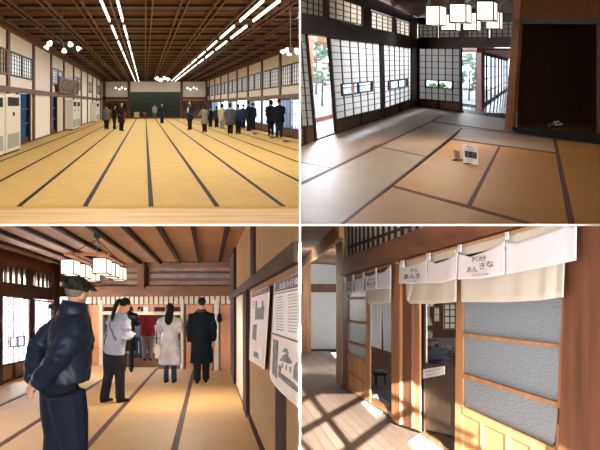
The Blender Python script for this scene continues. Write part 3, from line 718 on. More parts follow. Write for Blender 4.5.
for (x0, x1, y0, y1, Y) in ((425.8, 439.5, 5.5, 25.3, 13), (449.5, 466, 3.5, 22.5, 13), (476.5, 493.5, .8, 20.5, 13), (441, 455.5, 14, 30.5, 16), (463, 476.5, 12.5, 30.5, 16), (486, 499.5, 11.5, 29, 16)):
    a = T.at((x0+x1)/2, (y0+y1)/2, Y); sx = (x1-x0)/F*Y; sz = (y1-y0)/F*Y*.97
    boxlamp(lp, (a.x, a.y+.35, a.z), sx, .7, sz, M['shojiwood'], TC, T.k*1.15, T.s*1.2)
    top.append((a.x+T.k*.35, a.y+.35, a.z+sz/2+T.s*.35))
m = MB()
zt = max(p[2] for p in top)+.03
for p in top: m.box((p[0]-.07, p[1]-.07, p[2]), (p[0]+.07, p[1]+.07, zt+.06))
m.box((top[0][0]-.1, top[0][1]-.04, zt), (top[2][0]+.1, top[0][1]+.04, zt+.06)); m.box((top[3][0]-.1, top[3][1]-.04, zt), (top[5][0]+.1, top[3][1]+.04, zt+.06))
m.box((top[1][0]-.05, top[0][1], zt), (top[1][0]+.05, top[3][1], zt+.05)); m.box((top[5][0]-.1, top[0][1], zt), (top[5][0], top[3][1], zt+.05)); m.build('lamp_frame', M['t_beam'], lp, clip=TC)
m = MB()
for p in (top[0], top[2], top[3], top[5]): m.tube([(p[0], p[1], zt), (p[0], p[1], ZT+T.s*p[1])], .012, 6)
m.build('rod', M['metal'], lp, clip=TC)
# veranda and garden outside, seen through the gap
OW = Plane(fl(300, 126.7), fl(460, 86.9), TC)
g = MB().prism([V((p[0], p[1], T.gz(p[1])-.03)) for p in ((0, 14.5), (cornerT[0], cornerT[1]+.3), (7.5, 40), (9, 60), (6.5, 60), (0, 20.2))], (0, 0, -.1))
struct('floor_veranda', g, plain('polished_veranda', (.36, .33, .30), .22, .5), 'smooth grey veranda floor outside the shoji', 'floor', TC)
def glassdoor(pl, x0, t0, b0, x1, t1, b1, label, rails=(.25, .6), mat='redpost', wd=1.6, low=.06):
    q = pl.R(x0, t0, b0, x1, t1, b1); d = empty(seq('window'), q.c, label, 'glass door', kind='structure')
    fu = wd/(x1-x0); frame(q, 'frame', M[mat], fu, low, 0, .05, d)
    m = MB()
    for v in rails: q.box(m, fu, 1-fu, v-.008, v+.008, 0, .04)
    if rails: m.build('glazing_bar', M[mat], d, clip=q.clip)
    q.box(MB(), fu, 1-fu, low, 1-low, .02, .025).build('pane', M['glass'], d, clip=q.clip)
glassdoor(OW, 309, 38, 124.6, 338, 44, 117, 'outer glass door seen through the gap between shoji', (.45, .72), wd=1.5)
tstr(OW, 306.5, 30, 125, 313.5, 30, 123.5, -.02, .1, 'redpost', 'reddish outer post seen in the gap between shoji', 'post')
glassdoor(OW, 286, 34, 129, 308.5, 38, 124.6, 'outer glass door half hidden behind the left shoji', (.36, .72), wd=2)
for i, (a, b) in enumerate(((331.5, 352), (352, 371), (371, 389), (389, 405), (405, 420))):
    s0, s1 = (a-300)/160, (b-300)/160
    glassdoor(OW, a, 36+10*s0, 126.7-39.8*s0, b, 36+10*s1, 126.7-39.8*s1, 'outer glass door of the veranda, %s behind the shoji row' % ordn[i], (.36, .72), wd=1.0)
tstr(OW, 296, 27, 41, 425, 40, 48, -.05, .1, 'redpost', 'reddish lintel over the outer glass doors')
# corridor seen through the opening
CW1 = Plane(fl(455, 103.9), fl(481, 107.5), TC); CW2 = Plane(fl(481, 107.5), fl(507, 89.5), TC)
glassdoor(CW1, 462, 50, 105.4, 477, 50, 107.3, 'glass door at the near end of the corridor, garden tree behind', (.30, .56), 'dark', .5, .04)
tstr(CW1, 476.3, 44, 109, 481.5, 44, 109.6, -.1, .05, 'redpost', 'brown post at the corridor corner', 'post')
tstr(CW1, 455, 44, 51, 482, 43.5, 51, -.1, .04, 'redpost', 'brown lintel at the near end of the corridor')
xs = [481.5, 486, 490.5, 494.5, 498, 501, 503.6, 505.8, 507.6]
for i in range(8):
    a, b = xs[i], xs[i+1]; f = lambda x: 107.5-(x-481)*.692; gT = lambda x: 52+(x-481)*.30
    glassdoor(CW2, a, gT(a), f(a), b, gT(b), f(b), 'corridor glass door, %s from the corner' % ordn[i], (.25, .5, .75), 'dark', .45, .05)
tstr(CW2, 481, 43, 52, 509, 53, 60.2, -.1, .06, 'redpost', 'reddish lintel beam of the corridor')
e1 = T.floor(509, 93); m = MB()
Cf = [T.floor(x, y, 0) for x, y in ((455, 104), (461, 111), (515, 122), (523, 95), (508.5, 88.3), (481, 107.2))]
struct('floor_corridor', MB().prism(Cf, (0, 0, -.08)), plain('polished_corridor', (.33, .35, .38), .10, .7, var=.05), 'shiny grey corridor floor reflecting the windows', 'floor', TC)
cc_ = [CW2.P(480, 50.5), CW2.P(509, 58.8)]; struct('ceiling_corridor', MB().prism([cc_[0], cc_[1], cc_[1]+V((2.2, 0, 0)), cc_[0]+V((2.2, 0, 0))], (0, 0, .1)), M['redpost'], 'brown ceiling of the corridor', 'ceiling', TC)
Rw = Plane(fl(509, 121), fl(517, 90), TC)
vwall(fl(513.5, 119), fl(519, 88), (0, 0), (12, 22), M['redpost'], 'brown inner wall of the corridor', TC, 'wall_corridor', (.05, 0))
# garden
M['gravel'] = plain('pale_gravel', (.62, .60, .55), .9, var=.1, scale=30)
g = MB().prism([V((p[0], p[1], T.gz(p[1])-.4)) for p in ((.02, 20), (.02, 95), (30, 95), (30, 44), (7, 36), (3, 31))], (0, 0, -.1))
tag(g.build('garden_ground', M['gravel']), 'pale gravel garden ground outside the shoji room', 'ground', kind='structure')
M['leaf'] = plain('hedge_leaf', (.30, .42, .24), .8, var=.3, scale=9, c2=(.14, .22, .11)); M['bark'] = plain('bark', (.12, .08, .05), .9)
def shrub(x, y, Y, r, h, name, label, tree=False):
    a = T.at(x, y, Y); zg = T.gz(Y)-.4; t = empty(name, (a.x, a.y, zg), label, 'tree' if tree else 'shrub')
    m = MB()
    for i in range(70 if tree else 40):
        th = random.uniform(0, 6.28); ph = random.uniform(-1, 1); rr = r*random.uniform(.55, 1); q_ = math.sqrt(1-ph*ph)
        m.ell((a.x+rr*q_*math.cos(th), a.y+rr*q_*math.sin(th), a.z+h*ph*random.uniform(.6, 1)), (random.uniform(.12, .25)*r,)*2+(random.uniform(.08, .16)*r,), n=5, m=4)
    m.build('foliage', M['leaf'], t)
    MB().tube([(a.x, a.y, zg), (a.x+.05*r, a.y, a.z)], [.07*r, .04*r], 7).build('trunk', M['bark'], t)
shrub(322, 73, 40, .85, .7, 'garden_shrub', 'green clipped shrub seen through the gap in the shoji')
shrub(311, 77, 44, .8, .6, 'garden_shrub', 'low green shrub further left outside the gap')
shrub(316, 50, 60, 1.2, .9, 'garden_tree', 'light tree top above the shrubs outside the gap', True)
shrub(469, 72, 48, .9, 1.3, 'garden_tree', 'tree behind the glass at the near end of the corridor', True)
shrub(437, 90, 46, .8, .5, 'garden_shrub', 'shrub behind the small window of the back shoji')
# ================================================================== people
def skin_m(): return plain('skin', (.50, .27, .17), .55, .3, var=.04)
M['skin'] = skin_m(); M['hair'] = plain('dark_hair', (.009, .007, .006), .7, .15, scale=40, stretch=(1, 1, .1)); M['eye'] = plain('eye_dark', (.02, .015, .012), .2)
PM = {}
def cloth(c):
    k = tuple(round(x, 3) for x in c)
    if k not in PM: PM[k] = plain('fabric_%d' % len(PM), c, .85, .15, var=.12, scale=5)
    return PM[k]
def mir(s, p): return V((p[0]*s, p[1], p[2]))
def person(loc, Ht, yaw, st, label, group=None, clip=None):
    """st: coat (colour), hem, flare, legs, shoes, hair, arms (left, right), lean, nod, vox, step, extra"""
    global LOCAL
    vox = st.get('vox', .022); H_ = Ht; w = st.get('w', 1.0)
    root = empty('person', loc, label, 'person', group, rz=yaw)
    LOCAL = True
    S = lambda x, y, z: V((x*H_, y*H_, z*H_))
    lean = st.get('lean', 0); hip = V((0, 0, .5*H_))
    R = Matrix.Rotation(-lean, 3, 'X')
    U = lambda x, y, z: hip+R@(S(x, y, z)-hip)          # upper body, bent at the hips
    nod = st.get('nod', 0); Rn = Matrix.Rotation(-lean-nod, 3, 'X')@Matrix.Rotation(st.get('turn', 0), 3, 'Z'); neck = U(0, .0, .85)
    Hd = lambda x, y, z: neck+Rn@((S(x, y, z)-S(0, 0, .85))*hk)
    sp = st.get('step', .0)
    sw = st.get('stance', .05); feet = {-1: S(-sw, -sp, .0), 1: S(sw, sp, .0)}; hk = st.get('head', 1.0)
    arms = st.get('arms', ('down', 'down'))
    AP = {'down': ((.135, -.01, .64), (.14, .03, .47)), 'front': ((.135, .0, .66), (.05, .13, .66)), 'behind': ((.150, -.085, .655), (.030, -.130, .515)),
          'hip': ((.19, -.03, .67), (.11, .04, .57)), 'camera': ((.125, .08, .70), (.04, .12, .87)), 'out': ((.15, .05, .67), (.20, .13, .60)), 'bag': ((.14, -.02, .65), (.13, .06, .56))}
    J = {}
    for s, a in ((-1, arms[0]), (1, arms[1])):
        e, h = AP[a]; J[s] = (U(.098*w*s, 0, .782), U(e[0]*s*(w*.5+.5), e[1], e[2]), U(h[0]*s, h[1], h[2]))
    # body: one continuous skin
    b = MB(); fine = st.get('fine')
    hn = 16 if fine else 12
    b.ell(Hd(0, .008, .935), (.044*H_*hk, .053*H_*hk, .062*H_*hk), Rn, hn, 12 if fine else 8)
    b.ell(Hd(0, .022, .900), (.034*H_, .040*H_, .036*H_), Rn, hn, 8)
    b.ell(Hd(0, .062, .918), (.008*H_, .011*H_, .014*H_), Rn, 6, 5)           # nose
    b.ell(Hd(0, .056, .895), (.014*H_, .008*H_, .005*H_), Rn, 6, 5)           # lips
    for s in (-1, 1): b.ell(Hd(.045*s, .0, .925), (.006*H_, .012*H_, .019*H_), Rn, 6, 5)
    b.tube([U(0, -.005, .80), Hd(0, .0, .86), Hd(0, .003, .91)], [.036*H_, .030*H_, .031*H_], 10)
    b.rings([tuple(U(0, 0, z))+(rx*w*H_, ry*H_) for z, rx, ry in ((.47, .07, .05), (.60, .07, .05), (.72, .085, .055), (.80, .09, .045), (.83, .04, .03))])
    for s in (-1, 1):
        sh, el, ha = J[s]
        b.tube([sh, (sh+el)/2, el, (el+ha)/2, ha], [.027*H_, .025*H_, .021*H_, .020*H_, .014*H_], 8)
        d = (ha-el).normalized(); side = V((-s, 0, 0)); fw = d
        n_ = d.cross(side).normalized(); side = n_.cross(d).normalized()
        pal = ha+fw*.022*H_; 
        b.tube([ha, pal, ha+fw*.048*H_], [(.014*H_, .010*H_), (.024*H_, .011*H_), (.022*H_, .009*H_)], 8)
        if fine:
            for i in range(4):
                o = side*((i-1.5)*.0118*H_); L_ = (.030, .036, .034, .026)[i]*H_; r0 = ha+fw*.044*H_+o
                b.tube([r0-fw*.01*H_, r0+fw*L_*.55, r0+fw*L_*.85+n_*L_*.4*s], [.0056*H_, .0052*H_, .0045*H_], 6)
            r0 = ha+fw*.012*H_+side*.020*H_; b.tube([r0-side*.008*H_, r0+side*.013*H_+fw*.010*H_, r0+side*.014*H_+fw*.030*H_], [.0068*H_, .006*H_, .005*H_], 6)
        kn = V((feet[s].x*1.0, feet[s].y*.5+.01*H_, .27*H_)); hp = S(.05*s*w, 0, .49)
        b.tube([hp, (hp+kn)/2, kn, feet[s]+S(0, 0, .05)], [.05*H_, .042*H_, .03*H_, .022*H_], 8)
    b.build('body', M['skin'], root, voxel=min(vox, .0075 if fine else .018), smooth=True)
    # trousers
    t = MB(); lw = st.get('lw', 1.0)
    if st.get('skirt'):
        t.rings([(0, 0, z*H_, rx*H_, ry*H_) for z, rx, ry in ((.14, .12, .10), (.35, .11, .09), (.55, .075, .06))])
    t.ell(S(0, 0, .50), (.088*H_*w, .068*H_, .07*H_))
    for s in (-1, 1):
        kn = V((feet[s].x*1.0, feet[s].y*.5+.012*H_, .27*H_)); hp = S(.046*s*w, -.003, .49)
        t.tube([hp, (hp+kn)/2, kn, (kn+feet[s])/2+S(0, 0, .02), feet[s]+S(0, 0, .035)], [.054*H_*lw, .050*H_*lw, .038*H_*lw, .034*H_*lw, .034*H_*lw], 10)
    t.build('trousers', cloth(st.get('legs', (.01, .01, .014))), root, voxel=vox*.8)
    for s in (-1, 1):
        m = MB(); f = feet[s]
        m.tube([f+S(0, -.035, .022), f+S(0, .0, .026), f+S(0, .05, .018), f+S(0, .09, .012)], [(.020*H_, .02*H_), (.024*H_, .026*H_), (.027*H_, .018*H_), (.018*H_, .012*H_)], 8)
        m.build('shoe', cloth(st.get('shoes', (.01, .01, .01))), root, smooth=True)
    # jacket or coat
    c = MB(); hem = st.get('hem', .46); fl_ = st.get('flare', 1.0); puff = st.get('puff', 1.0)
    rs = [(.852, .036, .036), (.835, .058, .045), (.812, .086, .054), (.785, .102, .060), (.72, .100, .070), (.62, .092, .068), (.54, .098, .072)]
    z = .54
    while z-.06 > hem: z -= .06; rs.append((z, .098+(.54-z)*.07*fl_, .072+(.54-z)*.06*fl_))
    rs.append((hem, .098+(.54-hem)*.07*fl_, .072+(.54-hem)*.06*fl_))
    dep = st.get('deep', 1.0)
    c.rings([tuple(U(0, st.get('belly', 0)*math.sin(max(0, min(1, (.8-z)/.34))*math.pi), z) if z > .5 else S(0, 0, z)+V((0, 0, 0)))+(rx*w*puff*H_, ry*puff*dep*H_) for z, rx, ry in rs], 20)
    sl = st.get('sleeve', 1.0)
    for s in (-1, 1):
        sh, el, ha = J[s]; wr = el.lerp(ha, .93); mid = sh.lerp(el, .5)
        c.tube([sh-V((s*.03*H_, 0, 0)), sh, mid, el, el.lerp(ha, .5), wr], [.040*H_, .046*H_*puff, .043*H_*sl, .038*H_*sl, .034*H_*sl, .027*H_*sl], 12)
    def fold(p, n):
        if not fine: return p
        a = math.sin(p.z*34+p.x*26+3*math.sin(p.y*21))*.5+math.sin(p.z*61-p.x*37+p.y*30+2*math.sin(p.z*17))*.3
        return p+n*(.0075*a)
    cm = st.get('coatmat') or cloth(st['coat'])
    coat = c.build('coat' if hem < .42 else 'jacket', cm, root, voxel=vox*.8, wobble=fold if fine else None)
    if st.get('collar'):
        MB().tube([U(0, -.0, .83), U(0, .0, .862)], [(.058*H_, .055*H_), (.046*H_, .046*H_)], 14).build('collar', cloth(st['collar']), coat, smooth=True)
    if st.get('hood'):
        MB().ell(U(0, -.035, .83), (.07*H_, .05*H_, .035*H_)).build('hood', cloth(st['hood']), coat, smooth=True)
    # hair or cap
    hs = st.get('hair', 'short'); h = MB(); hc = st.get('haircol')
    if hs != 'none':
        h.ell(Hd(0, -.008, .950), (.049*H_*hk, .054*H_*hk, .053*H_*hk), Rn, 14, 10)
        if hs in ('bob', 'long'): h.tube([Hd(0, -.016, .96), Hd(0, -.022, .91), Hd(0, -.025, .865)], [(.05*H_, .045*H_), (.056*H_, .043*H_), (.048*H_, .034*H_)], 12)
        if hs == 'long': h.tube([Hd(0, -.02, .90), U(0, -.055, .84), U(0, -.078, .78), U(0, -.075, .735)], [(.05*H_, .03*H_), (.058*H_, .024*H_), (.052*H_, .020*H_), (.02*H_, .010*H_)], 12)
        if hs == 'ponytail': h.tube([Hd(0, -.05, .955), Hd(0, -.085, .94), Hd(0, -.09, .89), U(0, -.085, .80), U(0, -.08, .76)], [.012*H_, .022*H_, .022*H_, .016*H_, .006*H_], 8)
        h.build('hair', cloth(hc) if hc else M['hair'], root, voxel=min(vox*.6, .012))
    if st.get('cap'):
        k = MB(); k.ell(Hd(0, -.006, .962), (.053*H_, .062*H_, .045*H_), Rn, 18, 10)
        cp_ = k.build('cap', st['cap'], root, smooth=True)
        a = [Hd(x, y, z) for x, y, z in ((-.044, .04, .968), (-.03, .095, .955), (0, .112, .950), (.03, .095, .955), (.044, .04, .968))]
        MB().prism(a, Rn@V((0, 0, .006*H_))).build('brim', cloth((.02, .02, .025)), cp_)
    if fine:
        for s in (-1, 1): MB().ell(Hd(.017*s, .053, .93), .0055*H_, n=8, m=6).build('eye', M['eye'], root, smooth=True)
    ex = st.get('extra')
    if ex: ex(root, U, S, Hd, J, coat)
    LOCAL = False
    return root
# visitors of the big hall -------------------------------------------------
def hbag(c, s=1, z=.42, size=.055):
    def f(root, U, S, Hd, J, coat):
        ha = J[s][2]; k = size*1.6
        b = MB().box(tuple(ha+V((-.03, -k, -.30))), tuple(ha+V((.03, k, -.08)))).build('bag', cloth(c), root, bevel=.008)
        MB().tube([ha+V((0, -k*.6, -.08)), ha+V((0, 0, .0)), ha+V((0, k*.6, -.08))], .008, 5).build('strap', cloth(c), b)
    return f
BK = (.012, .012, .014); NV = (.012, .018, .04)
hall = [
 (106.5, 129.5, 104.8, 0.3, dict(coat=(.13, .105, .08), hem=.36, w=1.35, legs=BK, hair='short', arms=('down', 'bag')), 'visitor in grey brown coat with back turned, leftmost of the left trio'),
 (114.3, 129, 105.5, -.9, dict(coat=BK, hem=.40, legs=BK, hair='bob'), 'visitor in black jacket, middle of the left trio'),
 (121.3, 131, 103.5, -2.2, dict(coat=BK, hem=.30, legs=BK, hair='bob', w=1.1, arms=('front', 'bag'), extra=hbag((.35, .02, .02), -1)), 'visitor in long black coat with a red bag, rightmost of the left trio'),
 (154.6, 118.6, 104.2, .2, dict(coat=(.34, .32, .33), hem=.38, legs=(.12, .11, .12), hair='short', haircol=(.10, .08, .07)), 'visitor in pale grey before the dark stage'),
 (162, 123.6, 104, 3.0, dict(coat=NV, hem=.44, legs=NV, arms=('hip', 'hip'), extra=None), 'visitor in navy with hands on hips before the stage'),
 (190, 129.8, 101.6, 2.4, dict(coat=NV, hem=.36, w=1.15, legs=BK, arms=('bag', 'front'), extra=lambda root, U, S, Hd, J, coat: MB().box(tuple(U(-.03, .055, .60)), tuple(U(.03, .10, .79))).build('white_shirt', cloth((.6, .6, .6)), coat)), 'visitor in dark navy coat and white shirt right of the stage'),
 (204.6, 132.3, 105.2, .6, dict(coat=(.26, .225, .185), hem=.30, w=1.1, legs=BK, hair='bob', arms=('out', 'front')), 'visitor in beige grey long coat standing alone, leftmost of the right crowd'),
 (210.3, 127.5, 107, 0, dict(coat=BK, hem=.35, legs=BK), 'small dark visitor right behind the beige grey coat'),
 (216.6, 127.8, 106.5, .2, dict(coat=(.03, .035, .03), hem=.34, legs=BK, hair='bob', arms=('down', 'out')), 'visitor in black green jacket left of the cream coat'),
 (222, 128.8, 104.2, .1, dict(coat=(.55, .46, .30), hem=.30, legs=(.3, .28, .25), hair='bob', w=1.05), 'visitor in cream yellow coat in the right crowd'),
 (230.3, 134.3, 103.6, .1, dict(coat=(.085, .085, .095), hem=.30, w=1.35, legs=BK, hair='bob', haircol=(.02, .015, .012), hood=(.60, .56, .50)), 'visitor in grey coat with a white fur hood'),
 (238.2, 134, 104.6, -.3, dict(coat=(.015, .05, .12), hem=.44, w=1.15, legs=BK), 'visitor in blue jacket beside the fur hooded coat'),
 (243.2, 128.6, 104.4, .3, dict(coat=(.03, .06, .11), hem=.40, legs=NV), 'visitor in dark blue half hidden behind the black figure by the bright door'),
 (248.6, 131, 101.8, -.9, dict(coat=BK, hem=.40, w=1.1, legs=BK, arms=('bag', 'front')), 'visitor in black standing in the bright open door'),
 (252.8, 129.8, 103.3, -.5, dict(coat=NV, hem=.42, legs=NV), 'narrow navy visitor right behind the black one in the bright door'),
 (271, 135.2, 100.3, .5, dict(coat=BK, hem=.34, w=1.2, legs=BK, arms=('bag', 'down'), hair='bob'), 'visitor in black long coat, left one of the dark pair at the right doors'),
 (279, 137.2, 99.6, -.2, dict(coat=(.010, .010, .016), hem=.40, w=1.25, legs=NV, step=.03, arms=('down', 'front')), 'visitor in black jacket, right one of the dark pair at the right doors'),
]
for (x, fy, hy, yaw, st, lb) in hall:
    if x == 154.6: p = H.at(x, fy, 74.6); p.z = H.gz(p.y)+.03
    else: p = H.floor(x, fy, .03)
    Ht = (fy-hy)/F*p.y
    if x > 245: p.x -= 0
    person(p, Ht, yaw, dict(st, vox=.03, w=st.get('w', 1)*1.1, puff=1.07, lw=1.25, head=1.12), lb)
# ================================================================== BOTTOM LEFT: the room with the posters
B = Room(208, 312, 1.42, (-1, -1)); BC = (-1, -1)
def bf(px, py): p = B.floor(px, py); return (p.x, p.y)
BWp = Plane(bf(57, 365), bf(232, 371.5), BC); YB = bf(232, 371.5)[1]
def bb(u0, u1, Y0, Y1, z0, z1): return B.ubox(MB(), u0, u1, Y0, Y1, z0, z1)
BL_, BR_, ZB = -4.04, .55, 2.67
M['b_ceil'] = boards('brown_ceiling_boards', (.36, .185, .085), (0, 1, 0), 1.15, .55, .03, .4, .22, (.6, 3, 3), .3)
M['b_beam'] = wood('old_brown_beam', (.085, .032, .014), 'x', .8, .7, .1)
M['b_dark'] = plain('purple_dark_wood', (.035, .015, .013), .7, .12)
M['b_wall'] = plain('ochre_plaster', (.38, .235, .125), .9, .1, var=.04)
M['b_tat'] = tatami('straw_tatami', (.61, .375, .165), .5)
M['b_door'] = wood('orange_panel', (.36, .135, .045), 'z', .8, .55)
M['creamcloth'] = plain('cream_pattern', (.58, .50, .38), .85, .1, var=.1, scale=28, c2=(.44, .36, .26))
struct('floor_poster_room', bb(BL_-.3, BR_+.3, -4, 26, -.15, 0), M['b_beam'], 'wooden subfloor of the poster room', 'floor', BC)
be = [-4.04, -3.09, -2.17, -1.25, -.34, .55]
for i in range(5):
    m = B.ubox(MB(), be[i], be[i+1], 4.2, YB+ (2.2 if i == 0 else 1.6 if i == 1 else .9 if i == 2 else .4 if i == 3 else -.1), .001, .03)
    t = m.build('tatami_mat', M['b_tat'], clip=BC); tag(t, 'straw coloured tatami row of the poster room, %s from the left' % ordn[i], 'tatami mat', kind='structure')
    if i:
        bb(be[i]-.035, be[i]+.035, 4.2, YB+(1.2, 1.2, .9, .5, .1)[i], .02, .033).build('cloth_border', M['bord2'], t, clip=BC)
c = struct('ceiling_poster_room', bb(BL_-.3, BR_+.2, 9, 24, ZB, ZB+.1), M['b_ceil'], 'brown boarded ceiling of the poster room', 'ceiling', BC)
for k in range(-8, 2):
    u = -.21+.49*k
    if u > BL_: bb(u-.035, u+.035, 9, 22, ZB-.06, ZB).build('batten', M['b_dark'], c, clip=BC)
# right wall
struct('wall_right', bb(BR_, BR_+.05, 4.2, 22, -.05, ZB), M['b_wall'], 'ochre plastered right wall with the posters', 'wall', BC)
rY = lambda px: BR_*F/(px-208)
def bz(px, py): return B.h+(B.hz-py)/F*rY(px)
z0 = (bz(299, 261)+bz(240, 296))/2; z1 = (bz(299, 246)+bz(240, 287))/2
struct(seq('trim'), bb(BR_-.05, BR_, 4.2, 20, z0, z1), wood('weathered_rail', (.085, .05, .035), 'y', .7, .7, .15), 'weathered grey brown rail along the poster wall', 'beam', BC)
struct(seq('trim'), bb(BR_-.03, BR_, 4.2, YB, .0, .09), M['b_dark'], 'dark baseboard of the poster wall', 'baseboard', BC)
struct(seq('trim'), bb(BR_-.03, BR_, rY(256), rY(252.6), z1, ZB), M['b_dark'], 'slim dark post above the rail of the poster wall', 'post', BC)
struct(seq('trim'), bb(BR_-.04, BR_, rY(286)-.02, rY(280.5), 0, .9), M['b_dark'], 'dark post under the large poster', 'post', BC)
struct(seq('trim'), bb(BR_-.05, BR_, rY(249.8), rY(246.2), 0, z0), M['b_dark'], 'purple brown post at the door in the poster wall', 'post', BC)
struct(seq('trim'), bb(BR_-.05, BR_, rY(236.5), rY(232.5), 0, ZB), M['b_dark'], 'dark corner post at the end of the poster wall', 'post', BC)
d = tag(bb(BR_-.03, BR_-.01, rY(245.5), rY(238), .05, z0-.03).build(seq('door'), plain('pale_sliding_screen', (.62, .54, .42), .8), clip=BC), 'pale sliding screen at the far end of the poster wall', 'sliding screen', kind='structure')
# left wall with shoji
LWb = Plane((B.W(BL_, 8, 0).x, 8), (B.W(BL_, 20, 0).x, 20), BC)
struct('wall_left', bb(BL_-.12, BL_-.06, 12, 21, 2.2, ZB), M['b_dark'], 'dark upper strip of the left wall of the poster room', 'wall', BC)
struct('wall_left', bb(BL_-.1, BL_, -4, 13.8, 0, ZB), M['b_wall'], 'near part of the left wall of the poster room', 'wall', BC)
def btr(pl, x0, t0, b0, x1, t1, b1, o0, o1, mat, label, cat='beam', nm_=None):
    q = pl.R(x0, t0, b0, x1, t1, b1, o1).shift(-o1); return struct(nm_ or seq('trim'), q.box(MB(), 0, 1, 0, 1, o0, o1), M[mat] if isinstance(mat, str) else mat, label, cat, q.clip)
M['paper_b'] = paper('shoji_paper_bright', (.95, .96, .97), .82)
shoji(LWb, -4, 294, 386, 31, 298.5, 375, 'bright shoji with small window at the left edge of the poster room', 6, 9, .21, ((11, 337.3), (26, 335.2), (26, 345), (11.3, 348.3)), off=.02, pm='paper_b', wm='b_dark', name='door')
shoji(LWb, 33.5, 299, 374, 55.5, 302, 366.5, 'bright shoji partly hidden by the man in the cap', 4, 9, .21, None, off=.02, pm='paper_b', wm='b_dark', name='door')
for (x0, t0, b0, x1, t1, b1, n, lb) in ((3.5, 264, 283, 31, 270.6, 286.6, 5, 'transom window above the left shoji of the poster room'), (33, 271, 286.8, 54, 276, 289.3, 5, 'transom window above the right shoji of the poster room')):
    q = LWb.R(x0, t0, b0, x1, t1, b1, 0); w_ = empty(seq('window'), q.c, lb, 'transom window', kind='structure')
    frame(q, 'frame', M['b_dark'], .03, .04, 0, .05, w_); grid(q, 'lattice', M['b_dark'], n, 2, .05, .03, .0, .04, w_)
    q.box(MB(), 0, 1, 0, 1, -.02, -.01).build('paper', M['paper_warm'], w_, clip=BC)
btr(LWb, -10, 280, 295, 60, 289, 300.5, -.05, .1, 'b_dark', 'dark lintel over the bright shoji')
btr(LWb, -10, 252, 262.5, 60, 269.5, 275.8, -.05, .05, 'b_beam', 'brown beam above the transoms of the poster room')
btr(LWb, -10, 232, 252, 60, 262, 270, -.06, .0, 'b_beam', 'brown boarded strip below the ceiling of the poster room')
btr(LWb, -3, 262, 388, 3.2, 262, 386.5, -.05, .12, 'b_dark', 'dark post at the left picture edge', 'post')
btr(LWb, 30.5, 268, 376, 33.5, 268, 375, -.05, .08, 'b_dark', 'dark post between the two bright shoji', 'post')
btr(LWb, 54, 262, 366.5, 60, 262, 364.5, -.05, .12, 'b_dark', 'dark far left corner post of the poster room', 'post')
btr(LWb, -5, 383.5, 388.5, 57, 364, 367, -.05, .06, 'b_dark', 'dark sill under the bright shoji', 'sill')
# back wall
bp_ = lambda *a: btr(BWp, *a)
bp_(57, 286.5, 297, 238, 285.5, 296, -.05, .14, 'b_beam', 'broad brown lintel across the back wall of the poster room')
bp_(57, 263, 268, 240, 262, 267.5, -.02, .08, 'b_beam', 'brown wall plate under the ceiling of the poster room')
bp_(57, 262, 288, 240, 262, 288, -.1, -.02, wood('brown_back_boards', (.17, .085, .045), 'x', .6), 'brown boards above the lintel of the poster room', 'boarding')
bp_(57, 272.5, 274.5, 238, 271.5, 273.5, -.02, .03, 'b_dark', 'upper dark slat above the lintel of the poster room', 'slat')
bp_(57, 279.5, 281.8, 238, 278.5, 281, -.02, .04, 'b_beam', 'lower slat above the lintel of the poster room', 'slat')
bp_(137, 262, 289, 144, 262, 289, -.02, .17, 'b_beam', 'short brown post above the lintel of the poster room', 'post')
t = struct('wall_back', BWp.R(87, 296, 305.5, 236, 296, 305).box(MB(), 0, 1, 0, 1, -.06, -.03), M['creamcloth'], 'cream patterned strip under the lintel of the poster room', 'wall', BC)
q = BWp.R(87, 296, 305.5, 236, 296, 305)
m = MB()
for i in range(1, 30): q.box(m, i/30-.004, i/30+.004, 0, 1, -.03, -.02)
m.build('cloth_seam', M['b_beam'], t, clip=BC)
for (x0, x1, b0, b1, lb) in ((57, 87, 365.5, 366.6, 'behind the man in the cap'), (87, 99, 366.6, 367, 'left of the opening'), (184, 213.5, 370.5, 371.2, 'behind the man in the dark coat'), (219, 232.5, 371.2, 371.8, 'at the right corner')):
    q = BWp.R(x0, 304, b0, x1, 304, b1); w_ = empty(seq('door'), q.c, 'orange brown wooden panel door '+lb, 'door', kind='structure')
    panel(q, 'door_leaf', M['b_door'], -.06, -.03, w_); frame(q, 'door_frame', M['b_beam'], .05, .012, -.06, -.02, w_)
for (x0, x1, b0, b1, lb) in ((99, 102.5, 367, 367.2, 'left of the opening'), (180.5, 183.5, 370.3, 370.5, 'right of the opening'), (214, 218.5, 371, 371.3, 'beside the right door panel')):
    btr(BWp, x0, 300, b0, x1, 300, b1, -.06, .0, 'creamcloth', 'narrow cream patterned post '+lb, 'post')
bp_(102, 311.5, 314.5, 181, 312, 315, -.1, .0, plain('cream_bar', (.62, .48, .30), .6), 'cream crossbar over the opening of the poster room', 'bar')
m = bp_(102, 304, 307, 181, 304, 307, -.1, -.02, 'b_door', 'orange transom rail over the opening of the poster room', 'rail')
# black pouches
for (x, y0, y1, w_, lb) in ((86.5, 312.5, 320, 2.3, 'small black pouch hanging left of the opening'), (219.3, 313, 322, 2.4, 'small black pouch hanging on the cream post at the right')):
    q = BWp.R(x-w_, y0, y1, x+w_, y0, y1, .05); t = empty('hanging_pouch', q.c, lb, 'pouch')
    mb = MB(); c_ = q.c; hw = (q.p[1]-q.p[0]).length/2; hh = (q.p[3]-q.p[0]).length
    mb.rings([(c_.x, c_.y, c_.z-hh/2, hw*.7, .04), (c_.x, c_.y, c_.z-hh*.2, hw, .05), (c_.x, c_.y, c_.z+hh*.25, hw*.8, .04), (c_.x, c_.y, c_.z+hh/2, hw*.3, .02)]); mb.build('pouch', M['black'], t, clip=BC, smooth=True)
    MB().tube([c_+V((0, 0, hh/2)), c_+V((0, -.0, hh/2+.12))], .01, 5).build('cord', M['black'], t, clip=BC)
